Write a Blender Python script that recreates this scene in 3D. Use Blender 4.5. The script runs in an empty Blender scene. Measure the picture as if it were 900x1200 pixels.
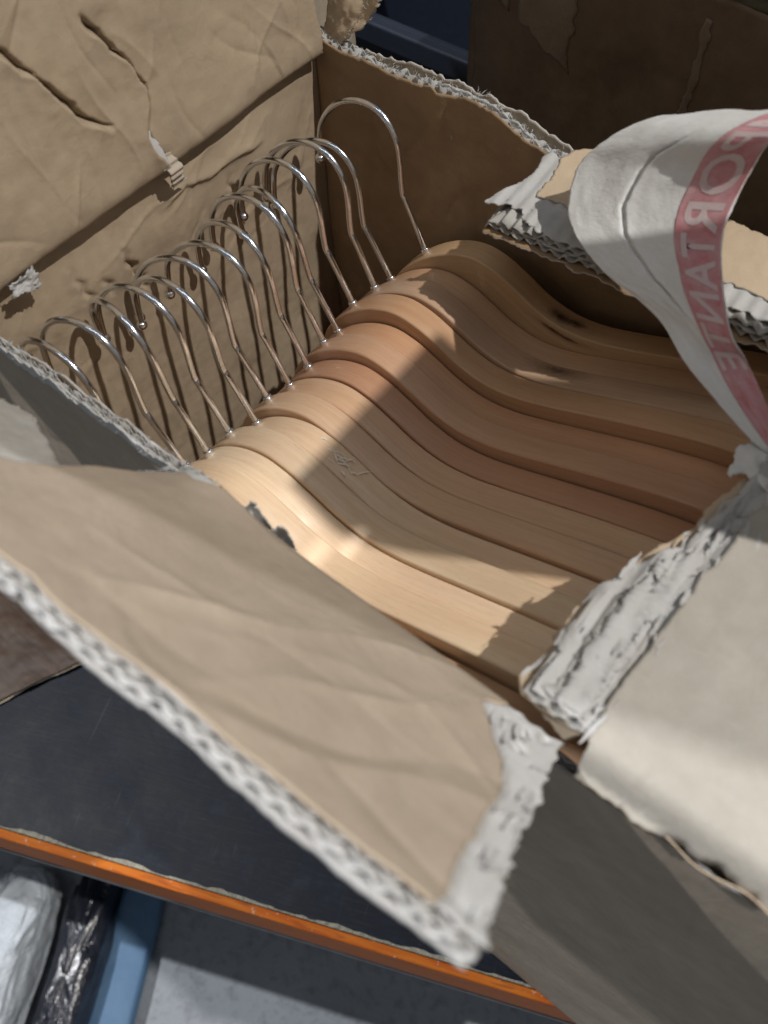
import bpy, math, random
import numpy as np
from mathutils import Vector, Matrix
random.seed(5)
S = 0.24          # metres per layout unit: rim of the carton is at layout height 0
ZB = 1.85         # depth of the carton in layout units (bottom stands on the table, z = 0)
sc = bpy.context.scene
COL = sc.collection

# ------------------------------------------------------------------ camera
cd = bpy.data.cameras.new('camera'); cam = bpy.data.objects.new('camera', cd); COL.objects.link(cam)
XA = Vector((0.784, -0.514, 0.348)); YA = Vector((0.620, 0.677, -0.397)); ZA = Vector((-0.031, 0.527, 0.849))
ZA.normalize(); XA = (XA - ZA * XA.dot(ZA)).normalized(); YA = ZA.cross(XA)
M = Matrix((XA, YA, ZA)).to_4x4(); M.translation = Vector((0, 0, (1 + ZB) * S))
cam.matrix_world = M
cd.sensor_fit = 'VERTICAL'; cd.sensor_height = 36; cd.sensor_width = 27; cd.lens = 1041 / 1200 * 36
cd.clip_start = 0.01; cd.clip_end = 50
cd.dof.use_dof = True; cd.dof.focus_distance = 0.432; cd.dof.aperture_fstop = 10.5
sc.camera = cam
# ------------------------------------------------------------------ light
w = bpy.data.worlds.new('World'); sc.world = w; w.use_nodes = True
bg = w.node_tree.nodes['Background']; bg.inputs[0].default_value = (0.95, 0.96, 1.0, 1); bg.inputs[1].default_value = 0.12

def lamp(name, kind, target, direction, dist, power, color, size):
    ld = bpy.data.lights.new(name, kind); lo = bpy.data.objects.new(name, ld); COL.objects.link(lo)
    d = Vector(direction).normalized(); lo.location = Vector(target) + d * dist
    lo.rotation_euler = d.to_track_quat('Z', 'Y').to_euler()
    ld.energy = power; ld.color = color
    if kind == 'AREA': ld.shape = 'DISK'; ld.size = size
    else: ld.shadow_soft_size = size
    return lo
lamp('stall_lamp', 'POINT', (-0.2, 0.18, 0.38), (1, 0.26, 1.62), 2.3, 172, (1.0, 0.955, 0.90), 0.018)
lamp('second_lamp', 'POINT', (0.0, 0.08, 0.38), (-0.36, -0.11, 0.46), 2.3, 165, (0.97, 0.975, 1.0), 0.016)
for k, (tx, ty) in enumerate(((0.55, 0.75), (-0.35, -0.55))):        # two added strips overhead, out of view, for soft fill and hook reflections
    tl = lamp('added_fill_strip', 'AREA', (tx, ty, 0.4), (0, 0, 1), 1.9, 3.0, (0.86, 0.93, 1.0), 1.0)
    tl.data.shape = 'RECTANGLE'; tl.data.size = 1.3; tl.data.size_y = 0.12; tl.rotation_euler.z = 0.5
sc.view_settings.view_transform = 'Standard'; sc.view_settings.look = 'None'
sc.view_settings.exposure = 0.0; sc.view_settings.gamma = 1.0

# ------------------------------------------------------------------ noise helpers
_rs = np.random.RandomState(11)
_G = _rs.rand(256, 256) * 2 - 1
def vnoise(x, y, seed=0):
    x = np.asarray(x, float) + seed * 17.31; y = np.asarray(y, float) + seed * 9.77
    xi = np.floor(x).astype(int); yi = np.floor(y).astype(int)
    fx = x - xi; fy = y - yi
    fx = fx * fx * fx * (fx * (fx * 6 - 15) + 10); fy = fy * fy * fy * (fy * (fy * 6 - 15) + 10)
    g = lambda i, j: _G[i % 256, j % 256]
    return (g(xi, yi) * (1 - fx) + g(xi + 1, yi) * fx) * (1 - fy) + (g(xi, yi + 1) * (1 - fx) + g(xi + 1, yi + 1) * fx) * fy
def fbm(x, y, seed=0, oct=4):
    s = 0; a = 1.0; f = 1.0
    for k in range(oct):
        s = s + a * vnoise(np.asarray(x) * f, np.asarray(y) * f, seed + k * 3.1); a *= 0.5; f *= 2.03
    return s
def rag(x, amp, seed, f=14.0):
    """torn-edge profile along x (layout units)"""
    x = np.asarray(x, float)
    return amp * (0.9 * vnoise(x * f, 0 * x, seed) + 0.55 * vnoise(x * f * 2.7, 0 * x + 3, seed) + 0.35 * vnoise(x * f * 7.1, 0 * x + 7, seed)
                  + 0.28 * vnoise(x * f * 19, 0 * x + 9, seed))
def interp(pts):
    pts = sorted(pts); xs = [p[0] for p in pts]; ys = [p[1] for p in pts]
    return lambda x: np.interp(x, xs, ys)
def smooth(pts, n=200):
    """smoothed piecewise curve through points sorted on x"""
    pts = sorted(pts); xs = np.array([p[0] for p in pts]); ys = np.array([p[1] for p in pts])
    m = np.gradient(ys, xs)
    def f(x):
        x = np.clip(x, xs[0], xs[-1]); i = np.clip(np.searchsorted(xs, x) - 1, 0, len(xs) - 2)
        h = xs[i + 1] - xs[i]; t = (x - xs[i]) / h
        return ((2*t**3-3*t**2+1)*ys[i] + (t**3-2*t**2+t)*h*m[i] + (-2*t**3+3*t**2)*ys[i+1] + (t**3-t**2)*h*m[i+1])
    return f
def catmull(P, per=10):
    P = np.array(P, float); Q = np.vstack([2*P[0]-P[1], P, 2*P[-1]-P[-2]]); out = []
    for i in range(1, len(Q) - 2):
        for t in np.linspace(0, 1, per, endpoint=False):
            a, b, c, d = Q[i-1], Q[i], Q[i+1], Q[i+2]
            out.append(0.5*((2*b)+(-a+c)*t+(2*a-5*b+4*c-d)*t*t+(-a+3*b-3*c+d)*t**3))
    out.append(P[-1]); return np.array(out)

# ------------------------------------------------------------------ object helpers
def tag(o, label=None, cat=None, group=None, kind=None):
    if label: o['label'] = label
    if cat: o['category'] = cat
    if group: o['group'] = group
    if kind: o['kind'] = kind
    return o
def empty(name, loc=(0, 0, 0)):
    o = bpy.data.objects.new(name, None); COL.objects.link(o); o.location = loc; o.empty_display_size = 0.05
    return o
def origin_of(o):
    v = Vector((0, 0, 0))
    while o is not None: v += o.location; o = o.parent
    return np.array(v)
def mesh_obj(name, verts, faces, mat, parent=None, uv=None, smoothf=True, label=None, raw=False):
    """verts in layout units (converted to metres) unless raw"""
    V = np.asarray(verts, float)
    if not raw: V = V * S + np.array([0, 0, ZB * S])
    if parent is not None: V = V - origin_of(parent)
    me = bpy.data.meshes.new(name)
    F = np.asarray(faces, dtype=np.int32)
    if F.ndim == 2:
        n, k = F.shape
        me.vertices.add(len(V)); me.vertices.foreach_set('co', V.ravel())
        me.loops.add(n * k); me.loops.foreach_set('vertex_index', F.ravel())
        me.polygons.add(n); me.polygons.foreach_set('loop_start', np.arange(n) * k); me.polygons.foreach_set('loop_total', np.full(n, k))
        me.update(calc_edges=True)
        me.validate()
    else:
        me.from_pydata(V.tolist(), [], [list(f) for f in faces]); me.update()
    if uv is not None:
        lay = me.uv_layers.new(name='UVMap'); li = np.zeros(len(me.loops), dtype=np.int32)
        me.loops.foreach_get('vertex_index', li)
        lay.data.foreach_set('uv', np.asarray(uv, float)[li].ravel())
    me.polygons.foreach_set('use_smooth', np.full(len(me.polygons), smoothf))
    if isinstance(mat, (list, tuple)):
        for m in mat: me.materials.append(m)
    else: me.materials.append(mat)
    o = bpy.data.objects.new(name, me); COL.objects.link(o)
    if parent is not None: o.parent = parent
    if label: o['label'] = label
    return o

def surf_pn(F, a, b, e=1.5e-3):
    P = F(a, b); pa = F(a + e, b) - F(a - e, b); pb = F(a, b + e) - F(a, b - e)
    n = np.cross(pa, pb); n /= np.linalg.norm(n, axis=-1, keepdims=True) + 1e-12
    return P, n
def sheet(name, F, A, B, mat, thick=0.003, off=0.0, res=0.006, parent=None, label=None, flip=False, edge_mat=None, uvs=None, na=None, nb=None):
    """A thick sheet over surface F(a,b): a between A[0](b)..A[1](b), b between B[0](a)..B[1](a).
    off: offset along the normal (number or function of a,b); thick: paper thickness (goes to -normal)."""
    fA = [f if callable(f) else (lambda q, f=f: np.full_like(q, f)) for f in A]
    fB = [f if callable(f) else (lambda q, f=f: np.full_like(q, f)) for f in B]
    bm = np.linspace(float(np.mean(fB[0](np.zeros(1)))), float(np.mean(fB[1](np.zeros(1)))), 9)
    a0m = float(np.mean(fA[0](bm))); a1m = float(np.mean(fA[1](bm)))
    am = np.linspace(a0m, a1m, 50); L0 = a1m - a0m; L1 = float(np.max(np.abs(fB[1](am) - fB[0](am))))
    na = na or max(3, int(abs(L0) / res)); nb = nb or max(2, int(abs(L1) / res))
    s = np.linspace(0, 1, na + 1); t = np.linspace(0, 1, nb + 1)
    a_nom = a0m + L0 * s
    b0 = fB[0](a_nom); b1 = fB[1](a_nom)
    bb = b0[:, None] * (1 - t)[None] + b1[:, None] * t[None]
    aa = fA[0](bb) * (1 - s)[:, None] + fA[1](bb) * s[:, None]
    P, n = surf_pn(F, aa, bb)
    if flip: n = -n
    o_ = off(aa, bb) if callable(off) else off
    top = P + n * (np.asarray(o_)[..., None] if np.ndim(o_) else o_)
    bot = top - n * thick
    N1, N2 = na + 1, nb + 1
    idx = np.arange(N1 * N2).reshape(N1, N2)
    q = np.stack([idx[:-1, :-1], idx[1:, :-1], idx[1:, 1:], idx[:-1, 1:]], -1).reshape(-1, 4)
    if flip: q = q[:, ::-1]
    qb = q[:, ::-1] + N1 * N2
    ring = np.concatenate([idx[:, 0], idx[-1, 1:], idx[-2::-1, -1], idx[0, -2:0:-1]])
    nx = np.roll(ring, -1)
    qe = np.stack([ring, ring + N1 * N2, nx + N1 * N2, nx], -1)
    if flip: qe = qe[:, ::-1]
    V = np.concatenate([top.reshape(-1, 3), bot.reshape(-1, 3)])
    uv = np.stack([aa * S, bb * S], -1).reshape(-1, 2); uv = np.concatenate([uv, uv])
    F_ = np.concatenate([q, qb, qe])
    o = mesh_obj(name, V, F_, [mat] + ([edge_mat] if edge_mat else []), parent, uv, True, label)
    if edge_mat:
        mi = np.zeros(len(F_), dtype=np.int32); mi[len(q) + len(qb):] = 1
        o.data.polygons.foreach_set('material_index', mi)
    # crisp rim
    return o
def flute(name, F, A, B, mat, parent, mid, amp=0.0055, period=0.026, phase=0.0, label=None, res=0.002, nb=6, flip=False):
    """one fluted (corrugated) paper between two liners; flutes run along b"""
    return sheet(name, F, A, B, mat, thick=0.0013, off=lambda a, b: mid + amp * (0.82 + 0.22 * vnoise(a * 13, a * 0, 31 + phase)) * np.sin(2 * np.pi * a / period + phase + 0.9 * vnoise(a * 9, a * 0, 37 + phase)) + 0.0011 + 0.0016 * vnoise(a * 22, a * 0, 41), res=res, parent=parent, label=label, nb=nb, flip=flip)
def box_mesh(name, lo, hi, mat, parent=None, bevel=0.0, label=None, rot=0.0, raw=True, center=None):
    import bmesh
    bm = bmesh.new(); bmesh.ops.create_cube(bm, size=1.0)
    lo = np.array(lo, float); hi = np.array(hi, float)
    for v in bm.verts: v.co = Vector(((hi - lo) * (np.array(v.co) + 0.5) + lo).tolist())
    if bevel: bmesh.ops.bevel(bm, geom=bm.edges[:], offset=bevel, segments=2, affect='EDGES', profile=0.5)
    me = bpy.data.meshes.new(name); bm.to_mesh(me); bm.free(); me.materials.append(mat)
    o = bpy.data.objects.new(name, me); COL.objects.link(o)
    if parent is not None: o.parent = parent
    if label: o['label'] = label
    return o

# ------------------------------------------------------------------ materials
class NT:
    def __init__(s, name):
        s.m = bpy.data.materials.new(name); s.m.use_nodes = True; s.t = s.m.node_tree; s.n = s.t.nodes; s.l = s.t.links
        s.b = s.n['Principled BSDF']
    def node(s, t, **k):
        o = s.n.new(t)
        for a, v in k.items(): setattr(o, a, v)
        return o
    def put(s, sock, v):
        if isinstance(v, bpy.types.NodeSocket): s.l.new(v, sock)
        else: sock.default_value = v
    def noise(s, vec, scale, detail=4, rough=0.55, dist=0.0):
        o = s.node('ShaderNodeTexNoise'); s.put(o.inputs['Vector'], vec); o.inputs['Scale'].default_value = scale
        o.inputs['Detail'].default_value = detail; o.inputs['Roughness'].default_value = rough; o.inputs['Distortion'].default_value = dist
        return o.outputs[0]
    def map(s, vec, scale=(1, 1, 1), loc=(0, 0, 0)):
        o = s.node('ShaderNodeMapping'); s.put(o.inputs[0], vec); s.put(o.inputs['Scale'], scale); s.put(o.inputs['Location'], loc); return o.outputs[0]
    def range(s, v, a, b, c, d):
        o = s.node('ShaderNodeMapRange'); s.put(o.inputs[0], v)
        for i, x in enumerate((a, b, c, d)): o.inputs[i + 1].default_value = x
        return o.outputs[0]
    def mix(s, f, a, b, blend='MIX'):
        o = s.node('ShaderNodeMix', data_type='RGBA', blend_type=blend); s.put(o.inputs[0], f)
        for k, v in ((6, a), (7, b)): s.put(o.inputs[k], (*v, 1) if isinstance(v, tuple) and len(v) == 3 else v)
        return o.outputs[2]
    def math(s, op, a, b=0.0):
        o = s.node('ShaderNodeMath', operation=op); s.put(o.inputs[0], a); s.put(o.inputs[1], b); return o.outputs[0]
    def bump(s, h, strength, dist, prev=None):
        o = s.node('ShaderNodeBump'); o.inputs['Strength'].default_value = strength; o.inputs['Distance'].default_value = dist
        s.put(o.inputs['Height'], h)
        if prev is not None: s.l.new(prev, o.inputs['Normal'])
        return o.outputs[0]
    def uv(s): return s.node('ShaderNodeTexCoord').outputs['UV']
    def obj(s): return s.node('ShaderNodeTexCoord').outputs['Object']
    def fin(s, col=None, rough=None, normal=None, metal=None, spec=None):
        if col is not None: s.put(s.b.inputs['Base Color'], (*col, 1) if isinstance(col, tuple) and len(col) == 3 else col)
        if rough is not None: s.put(s.b.inputs['Roughness'], rough)
        if normal is not None: s.l.new(normal, s.b.inputs['Normal'])
        if metal is not None: s.b.inputs['Metallic'].default_value = metal
        if spec is not None: s.b.inputs['Specular IOR Level'].default_value = spec
        return s.m
def kraft(name, col, mott=0.16, lines=0.25, stain=0.25, rough=0.78, spec=0.25):
    m = NT(name); uv = m.uv()
    big = m.noise(uv, 22, 5, 0.6); mid = m.noise(uv, 120, 4, 0.6); fib = m.noise(m.map(uv, (1.0, 3.0, 1)), 1100, 3, 0.7); spk = m.noise(uv, 2600, 2, 0.5)
    c = m.mix(m.range(big, 0.3, 0.7, 0, 1), tuple(x * (1 - mott) for x in col), tuple(min(1, x * (1 + mott * 0.7)) for x in col))
    c = m.mix(m.range(mid, 0.35, 0.7, 0, stain), c, tuple(x * f for x, f in zip(col, (0.74, 0.70, 0.66))))
    c = m.mix(m.range(fib, 0.35, 0.7, 0.0, 0.22), c, tuple(min(1, x * 1.35) for x in col))
    c = m.mix(m.range(spk, 0.66, 0.74, 0.0, 0.35), c, tuple(x * 0.45 for x in col))
    scf = m.noise(m.map(uv, (26, 190, 1)), 1.0, 4, 0.65, 0.5); c = m.mix(m.range(scf, 0.60, 0.74, 0.0, 0.22), c, tuple(min(1, x * 1.3) for x in col))
    dk = m.noise(m.map(uv, (60, 13, 1)), 1.0, 4, 0.6, 0.8); c = m.mix(m.range(dk, 0.60, 0.75, 0.0, 0.25), c, tuple(x * 0.6 for x in col))
    wv = m.node('ShaderNodeTexWave', wave_type='BANDS', bands_direction='X', wave_profile='SIN'); m.put(wv.inputs['Vector'], uv)
    wv.inputs['Scale'].default_value = 2 * math.pi / 0.0068 / 20 ; wv.inputs['Distortion'].default_value = 0.6; wv.inputs['Detail'].default_value = 1
    n = m.bump(wv.outputs[1], lines, 0.0007)
    rg = m.math('ABSOLUTE', m.math('SUBTRACT', m.noise(uv, 34, 2, 0.5, 1.6), 0.5)); n = m.bump(m.range(rg, 0.0, 0.03, 1.0, 0.0), 0.06, 0.001, n)
    n = m.bump(mid, 0.28, 0.0016, n); n = m.bump(fib, 0.22, 0.0003, n)
    return m.fin(c, m.range(mid, 0.3, 0.7, rough - 0.08, rough + 0.1), n, spec=spec)
def paper(name, col, dirt=0.2, rough=0.85):
    m = NT(name); uv = m.uv()
    big = m.noise(uv, 60, 5, 0.65); f = m.noise(uv, 700, 4, 0.7); f2 = m.noise(m.map(uv, (1, 0.25, 1)), 2200, 2)
    c = m.mix(m.range(big, 0.35, 0.75, 0, dirt), col, tuple(x * g for x, g in zip(col, (0.66, 0.60, 0.52))))
    c = m.mix(m.range(f, 0.4, 0.7, 0, 0.22), c, tuple(x * 0.72 for x in col))
    n = m.bump(f, 0.35, 0.0006); n = m.bump(f2, 0.2, 0.0003, n); n = m.bump(big, 0.3, 0.002, n)
    return m.fin(c, rough, n, spec=0.15)
K_IN = kraft('kraft_inside', (0.36, 0.285, 0.20), mott=0.14, lines=0.26)
K_FLAP = kraft('kraft_near_flap', (0.345, 0.285, 0.22), mott=0.13, lines=0.05, stain=0.32)
K_OUT = kraft('kraft_outside_grey', (0.375, 0.318, 0.248), mott=0.16, lines=0.04)
K_TOP = kraft('kraft_pale_outside', (0.41, 0.385, 0.34), mott=0.14, lines=0.04, stain=0.34)
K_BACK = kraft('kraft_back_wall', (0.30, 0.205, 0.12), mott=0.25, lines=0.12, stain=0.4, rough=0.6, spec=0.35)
K_TAN = kraft('kraft_tan_liner', (0.50, 0.40, 0.285), mott=0.10, lines=0.05)
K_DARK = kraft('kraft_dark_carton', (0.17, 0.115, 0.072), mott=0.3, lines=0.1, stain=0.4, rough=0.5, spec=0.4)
WHT = paper('torn_paper', (0.49, 0.49, 0.485), dirt=0.42)
GRY = paper('grey_torn_paper', (0.50, 0.50, 0.495), dirt=0.3)
FLU = paper('flute_paper', (0.42, 0.41, 0.39), dirt=0.3)
TAPE = paper('paper_tape', (0.72, 0.725, 0.72), dirt=0.30, rough=0.75)

def wood(name, knots=()):
    m = NT(name); uv = m.uv(); oi = m.node('ShaderNodeObjectInfo')
    off = m.node('ShaderNodeCombineXYZ'); m.put(off.inputs[0], m.math('MULTIPLY', oi.outputs['Random'], 3.7)); m.put(off.inputs[1], m.math('MULTIPLY', oi.outputs['Random'], 1.3))
    va = m.node('ShaderNodeVectorMath', operation='ADD'); m.l.new(uv, va.inputs[0]); m.l.new(off.outputs[0], va.inputs[1]); v = va.outputs[0]
    g1 = m.noise(m.map(v, (6, 150, 1)), 1.0, 5, 0.6, 0.6); g2 = m.noise(m.map(v, (40, 900, 1)), 1.0, 3, 0.6); big = m.noise(m.map(v, (9, 30, 1)), 1.0, 3)
    pores = m.noise(m.map(v, (160, 2600, 1)), 1.0, 2)
    base = m.mix(m.range(g1, 0.3, 0.72, 0, 1), (0.84, 0.70, 0.525), (0.73, 0.55, 0.385))
    base = m.mix(m.range(big, 0.35, 0.7, 0, 0.55), base, (0.72, 0.52, 0.39))
    base = m.mix(m.range(g2, 0.4, 0.75, 0, 0.30), base, (0.54, 0.36, 0.235))
    base = m.mix(m.range(pores, 0.62, 0.72, 0, 0.35), base, (0.33, 0.19, 0.10))
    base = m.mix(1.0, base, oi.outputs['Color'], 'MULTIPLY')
    for (ku, kv, ru, rv, dark) in knots:
        mp = m.map(uv, (1 / ru, 1 / rv, 0), (-ku / ru, -kv / rv, 0)); ln = m.node('ShaderNodeVectorMath', operation='LENGTH'); m.l.new(mp, ln.inputs[0])
        d = m.math('ADD', ln.outputs['Value'], m.math('MULTIPLY', m.math('SUBTRACT', m.noise(uv, 420, 3), 0.5), 0.9))
        base = m.mix(m.range(d, 0.35, 1.5, dark, 0.0), base, (0.09, 0.045, 0.025))
        base = m.mix(m.range(d, 0.15, 0.5, dark * 0.9, 0.0), base, (0.03, 0.014, 0.01))
    n = m.bump(g2, 0.10, 0.0004); n = m.bump(g1, 0.06, 0.001, n)
    m.b.inputs['Coat Weight'].default_value = 0.18; m.b.inputs['Coat Roughness'].default_value = 0.22
    return m.fin(base, m.range(g2, 0.3, 0.7, 0.42, 0.56), n, spec=0.4)
WOOD = wood('varnished_wood')
WOOD_K0 = wood('varnished_wood_knot', [(0.086, 0.0065, 0.0052, 0.0026, 1.0), (0.094, 0.0075, 0.0042, 0.0020, 0.9), (0.092, 0.007, 0.014, 0.0046, 0.35)])
WOOD_K1 = wood('varnished_wood_stain', [(0.112, 0.010, 0.013, 0.004, 0.55)])
def chrome():
    m = NT('chrome_wire'); o = m.obj(); n1 = m.noise(o, 350, 3); n2 = m.noise(o, 1500, 2)
    c = m.mix(m.range(n1, 0.45, 0.75, 0, 0.5), (0.84, 0.88, 0.94), (0.60, 0.63, 0.68))
    return m.fin(c, m.range(n1, 0.3, 0.7, 0.10, 0.24), m.bump(n2, 0.06, 0.0003), metal=1.0)
CHROME = chrome()

# ------------------------------------------------------------------ floor and table
def floor():
    m = NT('grey_floor'); o = m.obj(); a = m.noise(o, 9, 6, 0.65); b = m.noise(o, 90, 4); c = m.noise(o, 500, 2)
    col = m.mix(m.range(a, 0.3, 0.7, 0, 1), (0.26, 0.285, 0.32), (0.35, 0.375, 0.41)); col = m.mix(m.range(b, 0.5, 0.75, 0, 0.5), col, (0.08, 0.09, 0.10))
    col = m.mix(m.range(c, 0.68, 0.76, 0, 0.5), col, (0.4, 0.42, 0.45))
    n = m.bump(b, 0.4, 0.004); n = m.bump(c, 0.3, 0.001, n)
    mat = m.fin(col, m.range(a, 0.3, 0.7, 0.45, 0.75), n)
    N = 90; xs = np.linspace(-3, 3, N); X, Y = np.meshgrid(xs, xs, indexing='ij')
    Z = -0.45 + 0.004 * fbm(X * 4, Y * 4, 8)
    i = np.arange(N * N).reshape(N, N); q = np.stack([i[:-1, :-1], i[1:, :-1], i[1:, 1:], i[:-1, 1:]], -1).reshape(-1, 4)
    f = mesh_obj('floor', np.stack([X, Y, Z], -1).reshape(-1, 3), q, mat, raw=True); tag(f, kind='structure')
floor()
def table():
    ang = math.atan2(0.369 + 0.318, 0.235 + 1.393)
    p0 = np.array([-1.393, -0.318]) * S
    root = empty('work_table', (p0[0], p0[1], 0)); root.rotation_euler.z = ang
    tag(root, 'black work table with a chipped orange front edge under the open carton', 'table')
    m = NT('black_laminate'); o = m.obj(); a = m.noise(o, 14, 6, 0.7); b = m.noise(m.map(o, (3, 40, 1)), 14, 4); c = m.noise(o, 700, 2); s1 = m.noise(m.map(o, (220, 9, 1)), 1.6, 3, 0.6, 0.4)
    col = m.mix(m.range(a, 0.35, 0.72, 0, 1), (0.003, 0.0045, 0.009), (0.009, 0.0145, 0.027)); col = m.mix(m.range(b, 0.5, 0.8, 0, 0.4), col, (0.03, 0.037, 0.05))
    col = m.mix(m.range(c, 0.70, 0.76, 0, 0.4), col, (0.16, 0.17, 0.18)); col = m.mix(m.range(s1, 0.66, 0.74, 0, 0.35), col, (0.09, 0.10, 0.11)); d_ = m.noise(o, 55, 5, 0.7); col = m.mix(m.range(d_, 0.52, 0.8, 0, 0.5), col, (0.035, 0.043, 0.06))
    lam = m.fin(col, m.range(a, 0.3, 0.7, 0.45, 0.62), m.bump(b, 0.1, 0.001), spec=0.2)
    m = NT('orange_edging'); o = m.obj(); a = m.noise(m.map(o, (4, 40, 40)), 6, 4); b = m.noise(o, 260, 4); c = m.noise(m.map(o, (30, 250, 250)), 1.4, 3)
    col = m.mix(m.range(a, 0.3, 0.7, 0, 1), (0.62, 0.19, 0.022), (0.46, 0.10, 0.012)); col = m.mix(m.range(c, 0.58, 0.72, 0, 0.6), col, (0.20, 0.05, 0.02))
    col = m.mix(m.range(b, 0.66, 0.72, 0, 0.85), col, (0.55, 0.42, 0.34))
    org = m.fin(col, 0.65, m.bump(b, 0.15, 0.0006), spec=0.15)
    m = NT('chipped_board'); o = m.obj(); a = m.noise(o, 400, 4); chip = m.fin(m.mix(m.range(a, 0.3, 0.7, 0, 1), (0.22, 0.21, 0.17), (0.40, 0.38, 0.30)), 0.9, m.bump(a, 0.8, 0.002))
    m = NT('table_underside'); o = m.obj(); dark = m.fin(m.mix(m.noise(o, 30), (0.02, 0.02, 0.022), (0.035, 0.033, 0.03)), 0.7)
    box_mesh('table_top', (-0.7, 0.0035, -0.085), (0.62, 0.85, 0.0), lam, root, bevel=0.0008)
    box_mesh('edging', (-0.7, -0.0035, -0.0855), (0.62, 0.003, -0.0012), org, root, bevel=0.0012, label='orange edge strip')
    # metal rim under the edging
    m = NT('grey_rim'); o = m.obj(); rim = m.fin(m.mix(m.noise(o, 60), (0.30, 0.31, 0.33), (0.16, 0.16, 0.17)), 0.35, metal=0.6)
    box_mesh('trim', (-0.7, -0.005, -0.090), (0.62, 0.010, -0.0862), rim, root, bevel=0.0008)
    for x in (-0.62, 0.54):
        for y in (0.05, 0.78): box_mesh('leg', (x - 0.02, y - 0.02, -0.448), (x + 0.02, y + 0.02, -0.0857), dark, root, bevel=0.002)
    # crumbs of chipped board along the front edge
    rs = np.random.RandomState(3); V = []; Fc = []
    x = -0.1
    N = 460; xs = np.linspace(-0.7, 0.62, N)
    wdt = 0.0011 + 0.0030 * np.clip(vnoise(xs * 26, xs * 0, 4), 0, 1) + 0.0012 * np.clip(vnoise(xs * 160, xs * 0, 6), -0.4, 1)
    wdt *= 0.3 + 0.7 * np.clip((xs + 0.55) * 3, 0, 1)
    for i in range(N):
        h = 0.0006 + 0.0010 * rs.rand()
        V += [(xs[i], 0.0030, 0.0002), (xs[i], 0.0034, h), (xs[i], 0.0034 + wdt[i], h * 0.8), (xs[i], 0.0036 + wdt[i], 0.0001)]
    i = np.arange(N * 4).reshape(N, 4)
    q = np.concatenate([np.stack([i[:-1, k], i[1:, k], i[1:, k + 1], i[:-1, k + 1]], -1) for k in range(3)])
    o = mesh_obj('chipped_edge', np.array(V), q, chip, None, raw=True, smoothf=False, label='pale chipped line along the orange edge'); o.parent = root
table()

# ------------------------------------------------------------------ the carton
X0, X1, Y0, Y1 = -1.19, 0.75, 0.347, 1.228
TH = 0.030
carton = empty('cardboard_box', (-0.05, 0.19, 0.0))
tag(carton, 'torn open double-walled brown carton packed with wooden hangers on the black table', 'box')

def creases(n, ar, br, seed, ang=(0, math.pi), L=(0.06, 0.3), A=(0.002, 0.007), W=(0.006, 0.016)):
    r = np.random.RandomState(seed); out = []
    for k in range(n):
        a = r.uniform(*ar); b = r.uniform(*br); t = r.uniform(*ang); out.append((a, b, t, r.uniform(*L), r.uniform(*A) * r.choice([-1, 1], p=[0.4, 0.6]), r.uniform(*W)))
    def f(a, b):
        h = 0
        for (ca, cb, t, l, am, wd) in out:
            da = a - ca; db = b - cb; u = da * math.cos(t) + db * math.sin(t); v = -da * math.sin(t) + db * math.cos(t)
            v = v + 0.012 * np.sin(u * 23 + ca * 40)
            h = h + am * np.exp(-np.abs(v) / wd) * np.clip(1 - (2 * u / l) ** 2, 0, 1)
        return h
    return f
def seg_dist(a, b, P):
    """signed distance to a polyline and position along it"""
    best = np.full(np.shape(a), 9.0); sg = np.zeros(np.shape(a)); al = np.zeros(np.shape(a)); tot = 0
    for (p, q) in zip(P[:-1], P[1:]):
        dx, dy = q[0] - p[0], q[1] - p[1]; L = math.hypot(dx, dy)
        t = np.clip(((a - p[0]) * dx + (b - p[1]) * dy) / L ** 2, 0, 1)
        ex = a - p[0] - t * dx; ey = b - p[1] - t * dy; d = np.hypot(ex, ey); m = d < best
        best = np.where(m, d, best); sg = np.where(m, np.sign(dx * ey - dy * ex), sg); al = np.where(m, tot + t * L, al); tot += L
    return best, sg, al / tot
# left wall (a = Y, b = Z), seen from inside
wl_cr = creases(30, (0.4, 1.2), (-0.34, -0.02), 4, ang=(-0.5, 1.3), L=(0.06, 0.26), A=(0.002, 0.006), W=(0.0025, 0.010))
tearL = [(0.765, -0.088), (0.84, -0.070), (0.90, -0.092), (0.99, -0.085), (1.06, -0.10)]
def F_wallL(a, b):
    d, sg, al = seg_dist(a, b + 0.006 * fbm(a * 14, b * 14, 6, 3), tearL)
    up = np.exp(-np.clip(d, 0, 1) / 0.02)
    lip = 0.010 * (0.5 + 0.5 * np.tanh(sg * d / 0.006)) * np.exp(-d / 0.035) + 0.004 * np.exp(-d / 0.010)
    x = X0 + 0.004 * fbm(a * 6, b * 6, 2) + wl_cr(a, b) * np.clip(1 + b / 0.5, 0, 1) + lip * np.clip(1 - b * 0, 0, 1) * np.clip(al * (1 - al) * 8, 0, 1)
    x = x + 0.012 * np.exp(-((b + 0.13) / 0.07) ** 2) * np.sin((a - 0.35) / 0.88 * math.pi)
    for (ca, cb, l, A) in ((0.687, -0.18, 0.06, -0.012), (0.955, -0.165, 0.03, -0.012), (0.575, -0.14, 0.05, -0.008), (0.62, -0.155, 0.02, -0.008), (0.68, -0.155, 0.016, -0.009)):
        x = x + A * np.exp(-((a - ca + 0.25 * (b - cb) + 0.004 * np.sin(b * 170)) / 0.006) ** 2 - ((b - cb) / l) ** 2)
    return np.stack([x, a, b], -1)
sheet('wall', F_wallL, (Y0 + 0.002, Y1 + 0.02), (-0.95, lambda a: 0.004 + rag(a, 0.003, 3)), K_IN, thick=0.024, res=0.0042, parent=carton, label='inner left wall with hooks leaning near it')
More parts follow.
